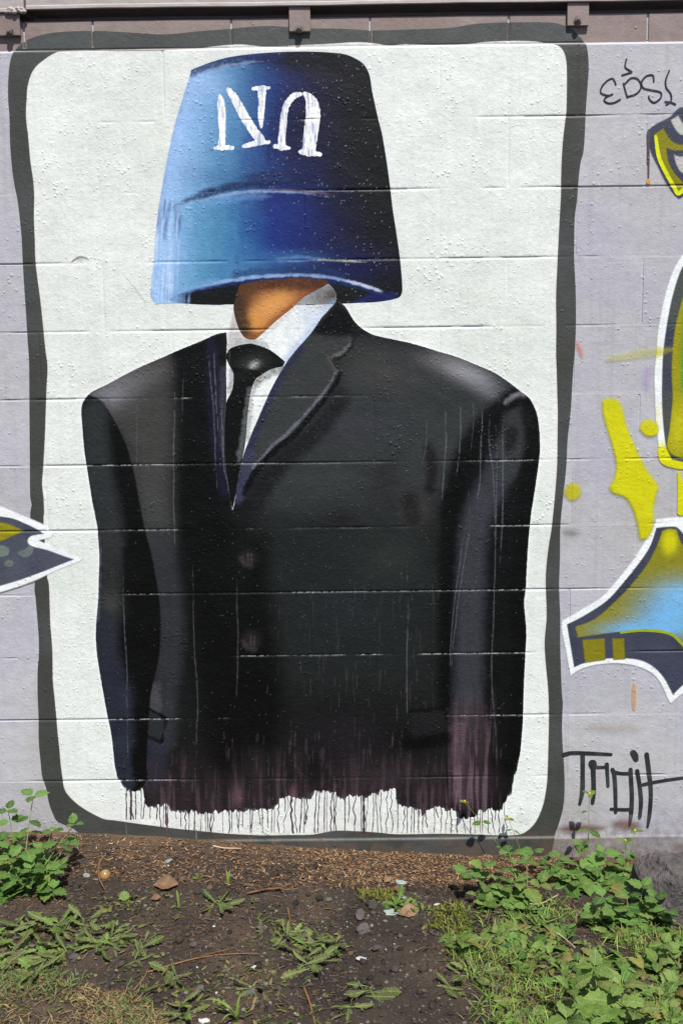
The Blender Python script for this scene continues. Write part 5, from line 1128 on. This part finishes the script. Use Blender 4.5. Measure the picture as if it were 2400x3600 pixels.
def rosette(px, py, n, size, leaves, rng, name, label, group=None):
    n = int(n*1.7); R0 = ground_root(px, py); e = empty(name, R0+Vector((0, 0, 0.003))); tag(e, label, 'weed', group); a0 = rng.uniform(0, 6.28)
    for k in range(n):
        a = a0+k*2.4+rng.uniform(-.7, .7); d = Vector((math.cos(a), math.sin(a), rng.uniform(-0.05, 0.9)*rng.random())); s_ = size*rng.uniform(0.35, 1.2)
        if R0.y+d.y*s_ > -0.02: d.y = -abs(d.y)
        q_ = rng.random()*size*0.5; put_leaf(e, rng.choice(leaves), Vector((math.cos(a*1.7)*q_, math.sin(a*1.7)*q_, 0.002*(k % 3))), d, s_, rng.uniform(-.8, .8), rng.uniform(.6, 1.25))
    return e
for px, py, n, sz, lv in [(10,3300,9,.06,LB),(95,3268,8,.055,LB),(175,3265,8,.05,LB),(60,3360,9,.06,LB),(160,3385,8,.06,LB),(235,3330,7,.05,LB),(310,3262,8,.048,LB),(400,3315,9,.055,LB),(-60,3340,9,.06,LB),(120,3430,7,.05,LB),(340,3330,6,.045,LB),(20,3400,8,.055,LB),(225,3275,6,.04,LB),(505,3320,5,.04,LD)]:
    rosette(px, py, n+2, sz*1.3, lv+LD, r_, 'low_weed', 'lobed low weed in the patch above the withered grass', 'low weeds beside the withered grass')
for px, py, lb, n, sz, lv in [(450,3170,'small flat weed below the tan ball',6,.042,LD),(765,3182,'flat lobed weed on bare soil beside the forked twig',9,.055,LD),(610,3445,'lobed weed below the long thin twig',7,.055,LD),(480,3390,'ragged weed left of the long thin twig',6,.04,LD),(1085,3335,'large trodden weed at the centre of the bare soil',10,.065,LD),(1000,3295,'curled weed just above the large trodden weed',6,.05,LD),(1105,3390,'leggy weed below the large trodden weed',10,.06,LD),
        (1165,3345,'weed touching the side of the large trodden weed',6,.045,LD),(650,3570,'small weed beside the arching grass tuft',6,.045,LD),(900,3490,'yellowing flat weed near the thick twig',7,.05,LD),(1390,3185,'small pale weed beside the glass shards',7,.045,LB),(1470,3190,'mossy weed between glass shards and leafy weeds',7,.035,LB),(1660,3430,'spreading flat weed on soil left of the green ground cover',8,.06,LD),(1290,3480,'flat dull weed lying below the paper scrap',6,.06,LD),(1230,3540,'lone pair-leaved weed in the dark soil',5,.045,LD),(1580,3470,'small weed between bare soil and green ground cover',6,.04,LD),(700,3080,'tiny weed in the litter near the wall',4,.02,LD)]:
    rosette(px, py, n+2, sz*1.2, lv+r_.choice([LB, LD, OVP[:1], LD]), r_, 'low_weed', lb)
def in_px(pts, x, y):
    c = False; j = len(pts)-1
    for i in range(len(pts)):
        if (pts[i][1] > y) != (pts[j][1] > y) and x < (pts[j][0]-pts[i][0])*(y-pts[i][1])/(pts[j][1]-pts[i][1])+pts[i][0]: c = not c
        j = i
    return c
REG = [(1560,3270),(1850,3200),(2450,3290),(2520,3660),(1760,3660),(1700,3500),(1800,3420),(1600,3340)]; k = 0
while k < 150:
    x, y = r_.uniform(1500, 2520), r_.uniform(3190, 3660)
    if not in_px(REG, x, y): continue
    lv, lb = r_.choice([(LB, 'small lobed pale green weed in the low cover before the rock'), (OVP, 'small oval leaved pale weed in the low cover before the rock'), (LB, 'small lobed pale green weed in the low cover before the rock'), (OV, 'small oval leaved dark green weed in the low cover before the rock')])
    rosette(x, y, r_.choice([4, 5, 6, 7]), r_.uniform(0.022, 0.058), lv*3+OVY[:1], r_, 'ground_weed', lb, 'green ground cover weeds'); k += 1
L_GRASS = simple_mat('grass_blade', [(98, 124, 52), (120, 146, 68), (134, 156, 84)], 0.5, 0.3, 30, trans=0.25)
def grass_tuft(px, py, tips, label):
    R0 = ground_root(px, py); e = empty('grass_tuft', R0); tag(e, label, 'grass')
    for tx, ty, dY in tips:
        T = at_depth(tx, ty, R0.y+dY)-R0; c = T*0.45+Vector((0, 0, 0.5*T.length)); V, Fc = [], []; n = 9; sd_ = Vector((-T.y, T.x, 0)); sd_ = sd_.normalized() if sd_.length > 1e-4 else Vector((1, 0, 0))
        for i in range(n+1):
            t = i/n; p = c*2*t*(1-t)+T*t*t; w_ = 0.0035*(1-t**2)+0.0004; V += [p-sd_*w_+Vector((0, 0, w_*.5)), p, p+sd_*w_+Vector((0, 0, w_*.5))]
        for i in range(n): a = 3*i; Fc += [(a, a+3, a+4, a+1), (a+1, a+4, a+5, a+2)]
        meshobj('blade', V, Fc, L_GRASS, e, True)
grass_tuft(832, 3590, [(710,3520,.0),(760,3525,.02),(845,3500,.02),(800,3545,.0),(870,3560,-.02),(780,3590,-.04)], 'arching tuft of long grass blades at the edge of bare soil')
grass_tuft(803, 3110, [(795,3060,.01),(808,3062,.01),(815,3075,0)], 'tiny upright grass tuft in the wall litter')
grass_tuft(630, 3195, [(620,3130,.01),(640,3130,.0),(600,3195,-.02),(655,3170,.0)], 'small grass tuft growing between two flat weeds')
grass_tuft(1450, 3165, [(1440,3135,.0),(1462,3140,.0),(1475,3155,-.01)], 'short grass tuft beside the small pale weed')
straw('moss', 'low yellow green moss cushion near the glass shards', scatter(420, [(1255,3110),(1380,3105),(1385,3150),(1260,3150)], R2), R2, (0.006, 0.016), (0.002, 0.004), (0.3, 1.2), [(110, 112, 50), (128, 126, 60), (96, 96, 44)], 'moss', M_GREEN)
straw('moss', 'yellow green moss along the edge of the leafy weeds', scatter(700, [(1480,3170),(1600,3150),(1660,3230),(1640,3270),(1500,3240)], R2, nz_d(541, 9, 0.3, 0.6)), R2, (0.006, 0.018), (0.002, 0.004), (0.3, 1.2), [(110, 116, 50), (128, 132, 60), (96, 100, 44)], 'moss', M_GREEN)
# curled dead leaves
M_DEAD = simple_mat('dead_leaf', [(112, 86, 62), (140, 114, 86), (98, 74, 54)], 0.7, 0.25, 60)
DL = leaf_mesh('dead_leaf', M_DEAD, 8, 0.32, 0.03, 0, 0.7, 0.25, 0.5, 3, 0.05)
for px, py, L, a, lb in [(1400,3225,0.062,0.5,'curled tan dead leaf lying below the long glass shard'), (1350,3110,0.036,1.2,'small pale dead leaf beside the flat glass shard'), (1385,3125,0.034,-1.1,'narrow cream dead leaf standing by the flat glass shard'), (540,3118,0.07,0.1,'flat orange brown dead leaf on the stony soil'), (280,3228,0.05,2.6,'folded pale dead leaf on the soil above the weed patch'), (530,3172,0.03,0.6,'small orange dead leaf beside the flat weed')]:
    R0 = ground_root(px, py); o = put_leaf(None, DL, R0+Vector((0, 0, 0.008)), (math.cos(a), math.sin(a)*0.6, 0.12), L, 0.3); o.name = 'dead_leaf'; tag(o, lb, 'dead leaf')
straw('leaf_scraps', 'torn green and yellowing leaf scraps trodden into the soil', scatter(1300, [(-200,3150),(1500,3150),(1900,3300),(2000,3660),(-200,3660)], R2, nz_d(551, 4, 0.42, 0.66)), R2, (0.008, 0.026), (0.004, 0.010), (0.0, 0.35), [(92, 104, 56), (110, 116, 66), (80, 86, 50), (120, 108, 70)], 'leaf litter', M_GREEN, 0.2)
